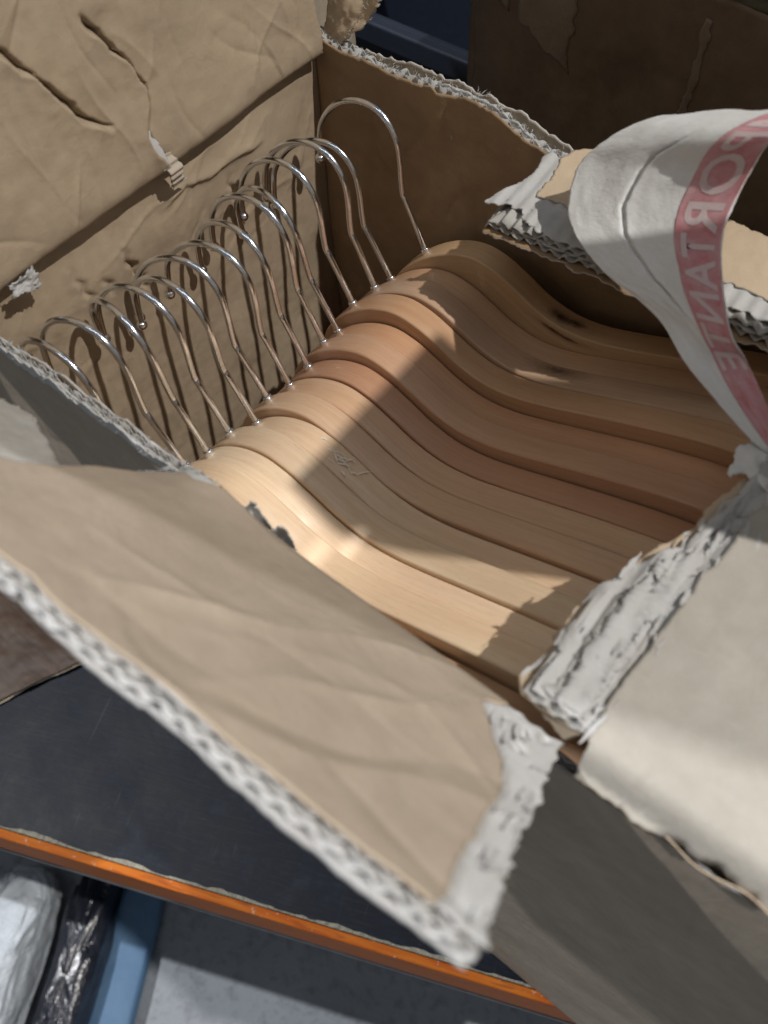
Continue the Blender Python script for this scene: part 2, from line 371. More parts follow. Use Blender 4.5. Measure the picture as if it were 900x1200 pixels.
sheet('wall', lambda a, b: np.stack([X0 + 0 * a, a, b], -1), (Y0 + 0.002, Y1 + 0.02), (-ZB + 0.008, -0.949), K_IN, thick=0.024, res=0.05, parent=carton)
# left flap, standing up and leaning out (a = Y, b = height above the crease)
lf_cr = creases(44, (0.4, 1.25), (0.02, 0.42), 9, ang=(0.6, 2.5), L=(0.08, 0.40), A=(0.0015, 0.0045), W=(0.0025, 0.009))
crA = [(0.738, 0.292), (0.760, 0.255), (0.782, 0.200), (0.803, 0.150), (0.798, 0.125), (0.778, 0.085), (0.782, 0.05), (0.799, 0.012), (0.800, -0.01)]
crB = [(0.590, 0.31), (0.625, 0.26), (0.650, 0.20), (0.672, 0.165), (0.72, 0.12)]
def F_flapL(a, b):
    x = X0 + 0.046 - 0.16 * b + 0.006 * fbm(a * 5, b * 5, 21) + lf_cr(a, b) * np.clip(b / 0.03, 0, 1)
    x = x - 0.016 * np.exp(-np.clip(b, 0, 9) / 0.012)
    for P, hgt, lip in ((crA, 0.034, 0.013), (crB, 0.026, 0.011)):
        jit = 0.004 * fbm(a * 22, b * 22, 5, 3)
        d, sg, al = seg_dist(a + jit, b + jit, P); fade = np.clip(np.minimum(al, 1 - al) * 9, 0, 1)
        x = x + fade * (lip * np.where(sg > 0, -0.5, 1.0) * np.exp(-d / 0.028) * np.clip(d / 0.002, 0, 1) - hgt * np.exp(-(d / (0.0026 + 0.0030 * (vnoise(al * 9, al * 0, 7) + 0.6).clip(0))) ** 4) * (0.45 + 0.55 * al * (1 - al) * 4))
    return np.stack([x, a, b], -1)
fl = sheet('flap', F_flapL, (0.30, lambda b: 1.222 + rag(b, 0.008, 6, 9) - 0.02 * np.clip(b - 0.2, 0, 1)), (lambda a: 0.001 + rag(a, 0.0015, 2), 0.44), K_IN, thick=0.026, res=0.0026, parent=carton,
           label='left flap standing upright, wrinkled with long dark cracks')
# torn white tag at the foot of the long crack, and scraps
def F_tag(a, b):
    x = X0 + 0.054 + 0.0022 * np.sin(b * 420) - 0.02 * np.abs(b) / 0.05
    return np.stack([x, a, b], -1)
sheet('torn_paper', F_tag, (lambda b: 0.792 + rag(b, 0.003, 8, 40) - 0.2 * (b + 0.03), lambda b: 0.824 + rag(b, 0.004, 9, 40) - 0.3 * (b + 0.03)), (-0.038, lambda a: 0.030 + rag(a, 0.006, 4, 60)), paper('tag_paper', (0.46, 0.40, 0.33)), thick=0.0025, res=0.0022, parent=fl, label='small pleated paper scrap at the crack')
def F_tag2(a, b):
    return np.stack([X0 + 0.050 - 0.16 * b + 0.003 * np.sin(b * 40), a, b], -1)
sheet('torn_paper', F_tag2, (lambda b: 0.768 + rag(b, 0.004, 18, 40) + 0.25 * (b - 0.05) * -1, lambda b: 0.786 + rag(b, 0.004, 19, 40) - 0.25 * (b - 0.05)), (0.012, 0.085), GRY, thick=0.002, res=0.0025, parent=fl, label='grey paper lining the crack')
def F_scrap(a, b):
    return np.stack([X0 + 0.044 + 0.006 * fbm(a * 45, b * 45, 77), a, b], -1)
sheet('torn_paper', F_scrap, (lambda b: 0.440 + rag(b, 0.008, 28, 40), lambda b: 0.484 + rag(b, 0.008, 29, 40)), (lambda a: -0.026 + rag(a, 0.008, 31, 50), lambda a: 0.008 + rag(a, 0.008, 32, 50)), GRY, thick=0.002, res=0.0022, parent=fl, label='white frayed scrap at the near end')

# rear wall (a = X, b = Z)
topB = smooth([(-1.22, 0.03), (-1.10, 0.022), (-0.95, 0.022), (-0.85, 0.032), (-0.77, 0.032), (-0.72, 0.016), (-0.66, 0.0), (-0.60, -0.004), (0.78, -0.004)])
bw_cr = creases(10, (-1.1, -0.6), (-0.25, 0.0), 14, ang=(0.9, 2.2), L=(0.08, 0.25), A=(0.002, 0.006), W=(0.006, 0.02))
def F_wallB(a, b):
    y = Y1 - 0.004 * fbm(a * 6, b * 6, 33) + bw_cr(a, b) - 0.010 * np.exp(-((a + 0.88) / 0.02) ** 2) * np.clip((b + 0.15) / 0.15, 0, 1)
    return np.stack([a, y, b], -1)
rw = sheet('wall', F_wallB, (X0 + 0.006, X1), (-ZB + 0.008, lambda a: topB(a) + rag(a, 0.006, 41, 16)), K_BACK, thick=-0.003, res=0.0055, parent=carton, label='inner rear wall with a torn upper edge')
def F_wallB0(a, b): return np.stack([a, Y1 + 0 * a, b], -1)
sheet('torn_paper', F_wallB0, (X0 + 0.002, X1), (-0.2, lambda a: topB(a) - 0.004 + rag(a, 0.008, 42, 14)), WHT, thick=0.0025, off=-0.011, res=0.004, parent=rw, label='torn white ply along the rear rim')
flute('corrugation', F_wallB0, (X0 + 0.002, X1), (-0.12, lambda a: topB(a) - 0.002 + rag(a, 0.006, 45, 18)), FLU, rw, -0.0065, amp=0.004)
flute('corrugation', F_wallB0, (X0 + 0.002, X1), (-0.12, lambda a: topB(a) - 0.001 + rag(a, 0.007, 46, 18)), GRY, rw, -0.0175, amp=0.004, phase=1.0)
sheet('outer_liner', F_wallB0, (X0 + 0.002, X1), (-ZB + 0.008, lambda a: topB(a) + 0.006 + rag(a, 0.009, 43, 12)), K_OUT, thick=0.003, off=-0.025, res=0.006, parent=rw, edge_mat=GRY)
# fuzzy fibres on the torn rim
def fibres(name, F, acoords, bfun, offr, mat, parent, n, seed, L=(0.008, 0.022), r=0.0011):
    rs = np.random.RandomState(seed); V = []; Q = []
    for k in range(n):
        a = rs.uniform(*acoords); b = float(bfun(np.array([a]))[0]); P, nn = surf_pn(F, np.array([a]), np.array([b - 0.004])); P = P[0]; nn = nn[0]
        p = P + nn * rs.uniform(*offr); d = rs.normal(0, 1, 3) * 0.75; e = 1e-3
        tb = F(np.array([a]), np.array([b + e]))[0] - F(np.array([a]), np.array([b - e]))[0]; tb /= np.linalg.norm(tb)
        d = d + tb * 0.9; d /= np.linalg.norm(d); d2 = d + rs.normal(0, 0.5, 3); l = rs.uniform(*L)
        pts = [p, p + d * l * 0.5, p + d * l * 0.5 + d2 / np.linalg.norm(d2) * l * 0.5]
        s1 = np.cross(d, [0.3, 0.5, 0.8]); s1 /= np.linalg.norm(s1); s2 = np.cross(d, s1); b0 = len(V)
        for q, rr in zip(pts, (r, r * 0.8, r * 0.3)):
            for t in (0, 2.1, 4.2): V.append(q + rr * (math.cos(t) * s1 + math.sin(t) * s2))
        for s in range(2):
            for t in range(3): Q.append((b0 + s*3 + t, b0 + s*3 + (t+1) % 3, b0 + s*3 + 3 + (t+1) % 3, b0 + s*3 + 3 + t))
    o = mesh_obj(name, V, Q, mat, parent, uv=np.zeros((len(V), 2))); o['kind'] = 'stuff'
    return o
fibres('paper_fibres', F_wallB0, (X0 + 0.03, -0.58), lambda a: topB(a) + 0.004, (-0.028, 0.0), GRY, rw, 200, 5, L=(0.004, 0.011), r=0.0008)
# pale tongue of torn liner at the rear left corner
def F_tong(a, b): return np.stack([a + 0.02 * np.sin(b * 14), Y1 + 0.012 + 0.03 * b / 0.16 + 0.008 * fbm(a * 20, b * 20, 51), 0.0 + b], -1)
tg = sheet('torn_paper', F_tong, (lambda b: -1.180 + rag(b, 0.004, 52) - 0.12 * b, lambda b: -1.128 + 0.55 * np.clip(b - 0.02, 0, 1) + rag(b, 0.010, 53, 20)), (-0.02, 0.17), K_TAN, thick=0.006, res=0.004, parent=rw, edge_mat=WHT, label='pale torn tongue at the rear left corner')
fibres('paper_fibres', lambda a, b: F_tong(-1.128 + 0.45 * np.clip(a - 0.03, 0, 1) + b, a), (0.0, 0.16), lambda a: a * 0 + 0.004, (-0.004, 0.004), WHT, tg, 60, 8, L=(0.004, 0.010), r=0.0008)

# near wall (a = X, b = Z): outer face, top rim torn at left
topN = lambda a: 0.002 + np.where(a < -0.55, rag(a, 0.009, 61, 18), -0.07 + rag(a, 0.0015, 62))
nw_cr = creases(14, (-1.1, 0.6), (-1.3, -0.1), 17, L=(0.1, 0.5), A=(0.001, 0.004), W=(0.01, 0.03))
def F_wallN(a, b):
    y = Y0 + 0.004 * fbm(a * 3, b * 3, 63) + nw_cr(a, b) + 0.006 * np.exp(-((a - 0.02) * 0.8 + (b + 0.95) * 0.6) ** 2 / 0.001) * np.exp(-((b + 0.9) / 0.12) ** 2)
    return np.stack([a, y, b], -1)
nw = sheet('wall', F_wallN, (X0 - 0.01, X1), (-ZB + 0.006, topN), K_OUT, thick=0.003, res=0.010, parent=carton, edge_mat=WHT, label='grey-brown outer near wall in shade')
sheet('inner_liner', F_wallN, (X0, X1), (-ZB + 0.008, lambda a: topN(a) - 0.004 + rag(a, 0.006, 64, 25)), K_IN, thick=0.003, off=-0.0145, res=0.012, parent=nw, edge_mat=WHT)
F_wallN0 = lambda a, b: np.stack([a, Y0 + 0 * a, b], -1)
flute('corrugation', F_wallN0, (X0, -0.02), (-0.10, lambda a: topN(a) + rag(a, 0.006, 66, 40)), FLU, nw, -0.006, amp=0.0022)
flute('corrugation', F_wallN0, (X0, -0.02), (-0.10, lambda a: topN(a) + rag(a, 0.006, 67, 40)), GRY, nw, -0.0105, amp=0.0022)
sheet('torn_paper', F_wallN0, (X0, -0.52), (lambda a: -0.010 + rag(a, 0.008, 70, 20), lambda a: topN(a) + 0.006 + rag(a, 0.008, 71, 40)), GRY, thick=0.0025, off=0.004, res=0.0035, parent=nw, label='frayed white ply on the near rim')
fibres('paper_fibres', F_wallN0, (X0, -0.58), lambda a: topN(a) + 0.004, (-0.016, 0.006), GRY, nw, 260, 6, L=(0.004, 0.012), r=0.0008)
# right wall, bottom, inner pad
sheet('wall', lambda a, b: np.stack([X1 + 0 * a, a, b], -1), (Y0 + 0.004, Y1 + 0.02), (-ZB + 0.006, -0.012), K_OUT, thick=TH, res=0.04, parent=carton)
sheet('bottom', lambda a, b: np.stack([a, b, -ZB + 0.016 + 0 * a], -1), (X0 - 0.005, X1), (Y0 + 0.006, Y1 + 0.02), K_IN, thick=0.012, res=0.05, parent=carton)
sheet('inner_pad', lambda a, b: np.stack([a, b, -1.28 + 0.004 * fbm(a * 3, b * 3, 5)], -1), (X0 + 0.02, X1 - 0.03), (Y0 + 0.034, Y1 - 0.01), K_IN, thick=0.012, res=0.04, parent=carton)

# ------------------------------------------------------------------ raised near flap (a = X, b = distance out from the fold)
PH = math.radians(51); cP, sP = math.cos(PH), math.sin(PH)
nf_c1 = creases(9, (-0.75, 0.0), (0.03, 0.42), 23, ang=(-0.35, 0.5), L=(0.2, 0.6), A=(0.001, 0.003), W=(0.005, 0.02))
nf_c2 = creases(7, (-0.60, -0.12), (0.06, 0.38), 29, ang=(-1.15, -0.65), L=(0.3, 0.7), A=(0.003, 0.0065), W=(0.014, 0.034))
nf_cr = lambda a, b: nf_c1(a, b) + nf_c2(a, b)
def F_flapN(a, b):
    k = np.exp(-np.clip(b + 0.05, 0, 9) / 0.04)            # rolled fold
    h = 0.004 * fbm(a * 4, b * 4, 25) + nf_cr(a, b)
    lift = 0.062 * np.exp(-((a + 0.595) / 0.085) ** 2) * np.exp(-np.clip(b, 0, 9) / 0.10)
    sn = np.clip(-b, 0, 9); bp = np.clip(b, 0, 9)
    y = Y0 - bp * cP + sP * h * np.clip(b / 0.02 + 1, 0, 1) + 0.0245 * (1 - np.exp(-sn * cP / 0.0245))
    z = bp * sP - sn * (sP + (1 - sP) * (1 - np.exp(-sn / 0.03))) + cP * h + lift * np.exp(-sn / 0.03) + 0.010 * k * np.exp(-sn / 0.02)
    return np.stack([a, y, z], -1)
a_lo = smooth([(-0.12, -0.60), (-0.05, -0.60), (0.0, -0.62), (0.06, -0.648), (0.148, -0.668), (0.236, -0.678), (0.30, -0.70), (0.36, -0.80), (0.44, -0.95)])
b_lo = smooth([(-0.95, 0.02), (-0.80, 0.02), (-0.70, 0.02), (-0.66, 0.02), (-0.64, 0.0), (-0.60, -0.012), (-0.56, -0.03), (-0.53, -0.07), (-0.50, -0.11), (-0.30, -0.12), (-0.17, -0.11), (-0.13, -0.03), (0.0, -0.02)])
b_hi = smooth([(-0.95, 0.445), (-0.51, 0.433), (-0.215, 0.423), (0.0, 0.412)])
a_hi_br = smooth([(-0.12, -0.15), (-0.03, -0.136), (0.015, -0.130), (0.05, -0.145), (0.086, -0.122), (0.154, -0.084), (0.247, -0.064), (0.32, -0.057), (0.43, -0.043)])
a_hi_wh = smooth([(-0.12, -0.10), (-0.03, -0.066), (0.0, -0.060), (0.106, -0.046), (0.193, -0.036), (0.282, -0.026), (0.35, -0.014), (0.44, 0.004)])
nf = sheet('flap', F_flapN, (lambda b: a_lo(b) + rag(b, 0.004, 171, 12), lambda b: a_hi_br(b) + rag(b, 0.006, 72, 18)), (lambda a: b_lo(a) + rag(a, 0.004, 73, 9), lambda a: b_hi(a) + rag(a, 0.0012, 74, 20)), K_FLAP, thick=0.0028, res=0.0045, parent=carton, flip=True, edge_mat=K_TAN,
           label='near flap raised toward the viewer, brown liner with torn edges')
sheet('torn_paper', F_flapN, (lambda b: a_lo(b) - 0.020 * np.clip(1 - (b - 0.06) / 0.08, 0.15, 1) + rag(b, 0.007, 172, 16), lambda b: a_hi_wh(b) + rag(b, 0.007, 75, 14)), (lambda a: b_lo(a) - 0.03 * np.clip((-a - 0.54) / 0.05, 0, 1) + 0.16 * np.clip((a + 0.52) / 0.02, 0, 1) * np.clip((-0.17 - a) / 0.02, 0, 1) + rag(a, 0.005, 76, 12), lambda a: b_hi(a) - 0.001 + rag(a, 0.003, 77, 20)), WHT, thick=0.0016,
      off=lambda a, b: -0.0030 - 0.0012 * (1 + np.sin(2 * np.pi * a / 0.0265)) * np.clip((a - a_hi_br(b)) / 0.02, 0, 1) - 0.012 * np.exp(-(((a + 0.098) / 0.008) ** 2 + ((b - 0.035) / 0.009) ** 2)) - 0.012 * np.exp(-(((a + 0.088) / 0.007) ** 2 + ((b - 0.075) / 0.009) ** 2)) - 0.010 * np.exp(-(((a + 0.075) / 0.006) ** 2 + ((b - 0.012) / 0.010) ** 2)),
      res=0.0035, parent=nf, flip=True, label='white ply bared along the torn side of the near flap')
flute('corrugation', F_flapN, (lambda b: a_lo(b) + 0.006, lambda b: a_hi_wh(b) - 0.012 + rag(b, 0.006, 78, 14)), (lambda a: b_hi(a) - 0.10, lambda a: b_hi(a) + 0.0 + rag(a, 0.003, 79, 30)), FLU, nf, -0.0082, amp=0.0042, flip=True)
sheet('middle_liner', F_flapN, (lambda b: a_lo(b) + 0.006, lambda b: a_hi_wh(b) - 0.004 + rag(b, 0.006, 80, 14)), (lambda a: np.maximum(b_lo(a), 0) + 0.02, lambda a: b_hi(a) + rag(a, 0.003, 81, 30)), FLU, thick=0.0012, off=-0.0132, res=0.006, parent=nf, flip=True)
flute('corrugation', F_flapN, (lambda b: a_lo(b) + 0.006, lambda b: a_hi_wh(b) - 0.004 + rag(b, 0.006, 82, 14)), (lambda a: b_hi(a) - 0.10, lambda a: b_hi(a) + 0.004 + rag(a, 0.003, 83, 30)), GRY, nf, -0.0186, amp=0.0040, phase=1.3, flip=True)
sheet('outer_liner', F_flapN, (lambda b: a_lo(b) + 0.006, lambda b: a_hi_wh(b) - 0.012 * np.clip((b - 0.38) / 0.05, 0, 1) + rag(b, 0.006, 84, 14)), (lambda a: np.maximum(b_lo(a), 0) + 0.005 + rag(a, 0.006, 86, 12), lambda a: b_hi(a) + 0.005 + rag(a, 0.006, 85, 9)), WHT, thick=0.0035, off=-0.0236, res=0.0045, parent=nf, flip=True)
# frayed scraps at the torn upper edge of the flap
for k, (ca, cb, w_, h_) in enumerate(((-0.555, -0.040, 0.030, 0.030), (-0.515, -0.048, 0.035, 0.035))):
    def F_fr(a, b, ca=ca, cb=cb):
        P = F_flapN(ca + a, cb + b); return P + np.stack([0 * a, 0.012 * np.sin(a * 90) , 0.012 * (b / 0.03) + 0.006 * np.sin(a * 140)], -1)
    sheet('torn_paper', F_fr, (lambda b, w_=w_: -w_ / 2 + rag(b, 0.006, 90 + k, 60), lambda b, w_=w_: w_ / 2 + rag(b, 0.006, 95 + k, 60)), (-0.02, lambda a, h_=h_: h_ * 0.5 + rag(a, 0.012, 97 + k, 70)), GRY, thick=0.002, res=0.0018, parent=nf, flip=True)
# pale patch of bared ply left of the flap
def F_patch(a, b): return F_flapN(a, b) - np.array([0, 0, 0.012]) + np.stack([0 * a, 0 * a, 0.003 * fbm(a * 22, b * 22, 99)], -1)
sheet('torn_paper', F_patch, (-0.98, lambda b: -0.815 + 1.75 * np.clip(b - 0.145, -0.1, 0.09) + rag(b, 0.010, 101, 22)), (lambda a: 0.145 + rag(a, 0.012, 100, 25), 0.33), paper('patch_paper', (0.40, 0.39, 0.365), 0.6), thick=0.004, res=0.004, parent=nf, label='pale bared ply at the flap near the left corner')

# ------------------------------------------------------------------ closed right half of the near flap
aL = smooth([(0.33, -0.075), (0.376, -0.136), (0.434, -0.134), (0.512, -0.133), (0.564, -0.117), (0.622, -0.101), (0.652, -0.085), (0.736, -0.076), (0.82, -0.060), (0.90, -0.05)])
aR = smooth([(0.33, -0.030), (0.367, -0.034), (0.414, -0.039), (0.468, -0.037), (0.567, -0.035), (0.645, -0.030), (0.718, -0.026), (0.80, -0.016), (0.90, -0.005)])
def F_top(a, b):
    r = np.clip((Y0 + 0.022 - b) / 0.022, 0, 1.4)
    z = 0.016 - 0.020 * r ** 2 + 0.003 * fbm(a * 5, b * 5, 111) - 0.003 * np.exp(-((b - Y0 - 0.055) / 0.012) ** 2) + 0.02 * np.clip(b - 0.7, 0, 1)
    z = z - 0.004 * np.exp(-((a - 0.04) / 0.004) ** 2) * np.exp(-((b - 0.36) / 0.02) ** 2)
    return np.stack([a, b, z], -1)
edgeN = lambda a: Y0 - 0.010 + rag(a, 0.006, 112, 9) + 0.018 * np.clip((a - 0.055) / 0.03, 0, 1) * np.clip((0.16 - a) / 0.03, 0, 1) * 0 
tp = sheet('flap', F_top, (lambda b: aR(b) + rag(b, 0.004, 113, 16), X1 + 0.01), (edgeN, 0.785), K_TOP, thick=0.004, res=0.005, parent=carton, edge_mat=K_TAN, label='closed pale flap over the right half of the box')
def F_top2(a, b):
    P = F_top(a, b)
    wv = 0.004 * np.sin(2 * np.pi * a / 0.030 + 2.0 * vnoise(b * 9, b * 0, 3)) + 0.005 * fbm(a * 18, b * 9, 115) + 0.008 * np.clip((-a - 0.06) / 0.05, 0, 1) * vnoise(b * 11, a * 0, 5)
    return P + np.stack([0 * a, 0 * a, -0.004 + wv * np.clip((aR(b) + 0.01 - a) / 0.02, 0, 1) ], -1)
split1 = [(-0.060, 0.40), (-0.068, 0.47), (-0.058, 0.55), (-0.064, 0.62), (-0.050, 0.70)]
def off2(a, b):
    d, sg, al = seg_dist(a + 0.004 * vnoise(b * 50, a * 0, 8), b, split1); d2, s2, al2 = seg_dist(a + 0.003 * vnoise(b * 70, a * 0, 9), b, [(-0.090, 0.37), (-0.094, 0.45), (-0.10, 0.53), (-0.085, 0.62)])
    return -0.0042 - 0.011 * np.exp(-(d / (0.0022 + 0.002 * np.clip(vnoise(b * 24, a * 0, 2), 0, 1))) ** 2) + 0.006 * np.clip(sg, 0, 1) * np.exp(-d / 0.02) - 0.009 * np.exp(-(d2 / (0.0016 + 0.003 * np.clip(vnoise(b * 20, a * 0, 12), 0, 1))) ** 2) + 0.005 * np.clip(-s2, 0, 1) * np.exp(-d2 / 0.02)
sheet('torn_paper', F_top2, (lambda b: aL(b) + 0.014 + 0.012 * vnoise(b * 9, b * 0, 60) + rag(b, 0.008, 116, 16), 0.03), (lambda a: Y0 + 0.03 + rag(a, 0.006, 118, 20), 0.90), WHT, thick=0.003, off=off2, res=0.0028, parent=tp, label='white delaminated ply along the tear')
sheet('torn_paper', F_top2, (lambda b: aL(b) + 0.035 + rag(b, 0.012, 126, 14), lambda b: aR(b) - 0.012 + rag(b, 0.010, 127, 18)), (lambda a: Y0 + 0.038 + rag(a, 0.006, 128, 20), 0.88), WHT, thick=0.003, off=lambda a, b: 0.0015 + off2(a, b) * 0.8 + 0.006 * np.exp(-((b - 0.60) / 0.05) ** 2), res=0.0028, parent=tp, label='upper white ply curling along the tear')
flute('corrugation', F_top, (-0.125, 0.02), (Y0 + 0.022, Y0 + 0.20), FLU, tp, -0.012, amp=0.005)
tan_l = sheet('inner_liner', F_top, (lambda b: aL(b) + rag(b, 0.009, 120, 12), X1), (Y0 + 0.016, 0.90), K_TAN, thick=0.003, off=-0.022, res=0.004, parent=tp, edge_mat=K_TAN, label='tan inner liner showing under the torn white ply')
# tan lip curling down at the near corner
def F_lip(a, b): return np.stack([-0.135 + a + 0.012 * np.sin(b * 30), Y0 + 0.034 - 0.35 * (a) * 0 + b * 0.1 - a * 0.33 + 0.015, 0.000 - 0.012 + b], -1)
sheet('torn_paper', F_lip, (0.0, 0.085), (lambda a: -0.03 + rag(a, 0.006, 131, 25), lambda a: 0.012 + rag(a, 0.004, 132, 25)), K_TAN, thick=0.004, res=0.003, parent=tp, label='curled tan lip at the near corner')
# torn slot under the near edge of the closed flap
def F_o(a, b): return np.stack([a, Y0 - 0.004 - 0.30 * np.clip(b + 0.05, 0, 1) - 0.004 * np.sin(a * 60), b], -1)
sl = sheet('torn_paper', F_o, (0.085, 0.30), (lambda a: -0.050 + 0.02 * np.clip(np.abs(a - 0.19) / 0.11, 0, 1) + rag(a, 0.005, 134, 24), lambda a: -0.022 + rag(a, 0.006, 136, 24)), K_TAN, thick=0.0018, res=0.003, parent=tp, edge_mat=K_TAN, flip=True, label='torn tan lip under the near edge of the closed flap')
# rest of the lid beyond the frame
sheet('flap', lambda a, b: np.stack([a, b, 0.006 + 0.002 * fbm(a * 4, b * 4, 140)], -1), (0.02, X1 + 0.01), (0.79, Y1 + 0.02), K_TOP, thick=TH * 0.6, res=0.02, parent=carton, label='closed rear flap at far right')

def flakes(name, F, gen, n, mat, parent, seed, off, size=(0.012, 0.05), flip=1.0, aspect=(0.06, 0.16)):
    """thin torn flakes of paper lying and lifting along a tear"""
    rs = np.random.RandomState(seed); V = []; Q = []; UV = []
    for k in range(n):
        a, b = gen(rs); l = rs.uniform(*size); w_ = l * rs.uniform(*aspect); ang = rs.normal(math.pi / 2, 0.22); lift = rs.uniform(0.0, 0.12) * l; m = 7; b0 = len(V); A_ = []; B_ = []; O_ = []
        for i in range(m + 1):
            t = i / m; hw = w_ * (0.15 + math.sin(math.pi * min(1, t * 0.85 + 0.1)) * 0.85)
            for sgn in (-1, 0, 1):
                u = (t - 0.3) * l + rs.uniform(-0.03, 0.03) * l; v = sgn * hw * rs.uniform(0.6, 1.3)
                A_.append(a + u * math.cos(ang) - v * math.sin(ang)); B_.append(b + u * math.sin(ang) + v * math.cos(ang)); O_.append(off + lift * t * t + (0.0006 if sgn == 0 else 0))
        P, nn = surf_pn(F, np.array(A_), np.array(B_)); V += list(P + flip * nn * np.array(O_)[:, None]); UV += [(x * S, y * S) for x, y in zip(A_, B_)]
        for i in range(m):
            for c in range(2): q = b0 + i * 3 + c; Q.append((q, q + 1, q + 4, q + 3))
    o = mesh_obj(name, V, Q, mat, parent, uv=UV); o['kind'] = 'stuff'; return o
def g1(rs):
    b = rs.uniform(0.37, 0.86); return (float(aL(b)) + rs.uniform(0.0, 0.10) * (1 if rs.rand() < 0.6 else 0.25), b)
flakes('paper_flakes', F_top2, g1, 30, WHT, tp, 41, 0.003, flip=1.0)
def g2(rs):
    b = rs.uniform(0.36, 0.80); return (float(aR(b)) + rs.normal(0, 0.006), b)
flakes('paper_flakes', F_top, g2, 16, WHT, tp, 42, 0.001, size=(0.010, 0.03))
def g3(rs):
    b = rs.uniform(0.0, 0.41); return (rs.uniform(float(a_hi_br(b)), float(a_hi_wh(b))) , b)
flakes('paper_flakes', F_flapN, g3, 20, WHT, nf, 43, -0.0016, flip=-1.0, size=(0.012, 0.05))
def g4(rs):
    a = rs.uniform(-0.68, -0.52); return (a, float(b_lo(a)) + rs.uniform(-0.02, 0.01))
flakes('paper_flakes', F_flapN, g4, 26, GRY, nf, 44, -0.002, flip=-1.0, size=(0.010, 0.03))
# ------------------------------------------------------------------ remnant of the rear flap (a = X, b = distance inward from the rear rim)
def F_rem(a, b):
    k = np.clip((-a - 0.52) / 0.16, 0, 1)
    return np.stack([a, Y1 + 0.012 - b, 0.010 - 0.02 * b / 0.2 + 0.004 * fbm(a * 6, b * 6, 141) - 0.02 * k ** 2 * (b / 0.2)], -1)
edgeR = lambda a: 0.192 - 0.03 * np.clip((a + 0.5) / 0.5, 0, 1) + rag(a, 0.004, 142, 18)
aLb = smooth([(-0.10, -0.55), (-0.05, -0.585), (0.0, -0.632), (0.05, -0.63), (0.10, -0.645), (0.15, -0.668), (0.2, -0.685), (0.24, -0.69)])
rm = sheet('flap', F_rem, (lambda b: aLb(b) + 0.030 + 0.035 * np.clip(b - 0.05, 0, 0.1) / 0.1 + rag(b, 0.006, 143, 20), 0.30), (lambda a: -0.06 * np.clip(1 - np.abs(a + 0.575) / 0.07, 0, 1) + rag(a, 0.004, 144, 20), lambda a: 0.118 + 0.05 * np.clip(np.minimum((a + 0.56) / 0.03, 1), -2, 1) * 0 + rag(a, 0.006, 145, 14)), K_TAN, thick=0.003, res=0.004, parent=carton, edge_mat=WHT, flip=True, label='strip of torn rear flap with bared corrugation')
sheet('torn_paper', F_rem, (lambda b: aLb(b) + rag(b, 0.008, 146, 20), 0.30), (lambda a: 0.02 + rag(a, 0.01, 147, 20), lambda a: edgeR(a) - 0.022 - 0.018 * np.clip(vnoise(a * 16, a * 0, 8), -0.5, 1) + rag(a, 0.006, 148, 20)), WHT, thick=0.0025, off=lambda a, b: -0.0035 - 0.0015 * np.sin(2 * np.pi * a / 0.026), res=0.003, parent=rm, flip=True, label='white torn ply')
flute('corrugation', lambda a, b: F_rem(a, -b), (-0.625, 0.30), (lambda a: -edgeR(a) + 0.004 + rag(a, 0.003, 149, 30), -0.08), FLU, rm, -0.0115, amp=0.0055)
sheet('middle_liner', F_rem, (lambda b: aLb(b) + 0.03, 0.30), (0.03, lambda a: edgeR(a) - 0.003 + rag(a, 0.003, 150, 30)), FLU, thick=0.002, off=-0.0175, res=0.005, parent=rm, flip=True)
flute('corrugation', lambda a, b: F_rem(a, -b), (-0.66, 0.30), (lambda a: -edgeR(a) + 0.001 + rag(a, 0.003, 151, 30), -0.08), FLU, rm, -0.0255, amp=0.0058, phase=0.8)
sheet('inner_liner', F_rem, (lambda b: aLb(b) + 0.018 + rag(b, 0.006, 152, 20), 0.30), (-0.005, lambda a: edgeR(a) + 0.008 + rag(a, 0.004, 153, 24)), K_BACK, thick=0.003, off=-0.0325, res=0.005, parent=rm, flip=True, edge_mat=WHT)

# ------------------------------------------------------------------ peeled paper tape with mirrored red print
# rows of (left point, right point), from the stuck end at the tear to the curl at the top
rowsL = [(-0.050, 0.848, 0.012), (-0.085, 0.852, 0.018), (-0.201, 0.888, 0.045), (-0.283, 0.943, 0.048), (-0.408, 0.990, 0.040), (-0.500, 1.056, 0.042), (-0.526, 1.116, 0.085), (-0.499, 1.142, 0.132), (-0.465, 1.172, 0.165), (-0.435, 1.235, 0.150), (-0.42, 1.29, 0.09)]
rowsR = [(-0.048, 0.860, 0.016), (-0.062, 0.878, 0.030), (-0.134, 0.922, 0.065), (-0.168, 0.918, 0.098), (-0.222, 0.982, 0.122), (-0.262, 1.052, 0.142), (-0.267, 1.098, 0.200), (-0.253, 1.100, 0.262), (-0.218, 1.142, 0.285), (-0.19, 1.22, 0.27), (-0.18, 1.29, 0.20)]
cL = catmull(rowsL, 24); cR = catmull(rowsR, 24)
arc = np.concatenate([[0], np.cumsum(np.linalg.norm(np.diff((cL + cR) / 2, axis=0), axis=1))]); TL = arc[-1]; TW = 0.2
def F_tape(a, b):
    """a along the tape (0..TL), b across (0 = left edge, TW = right edge)"""
    aa = np.clip(a, 0, TL); t = b / TW
    Lp = np.stack([np.interp(aa, arc, cL[:, k]) for k in range(3)], -1); Rp = np.stack([np.interp(aa, arc, cR[:, k]) for k in range(3)], -1)
    P = Lp * (1 - t)[..., None] + Rp * t[..., None]
    return P
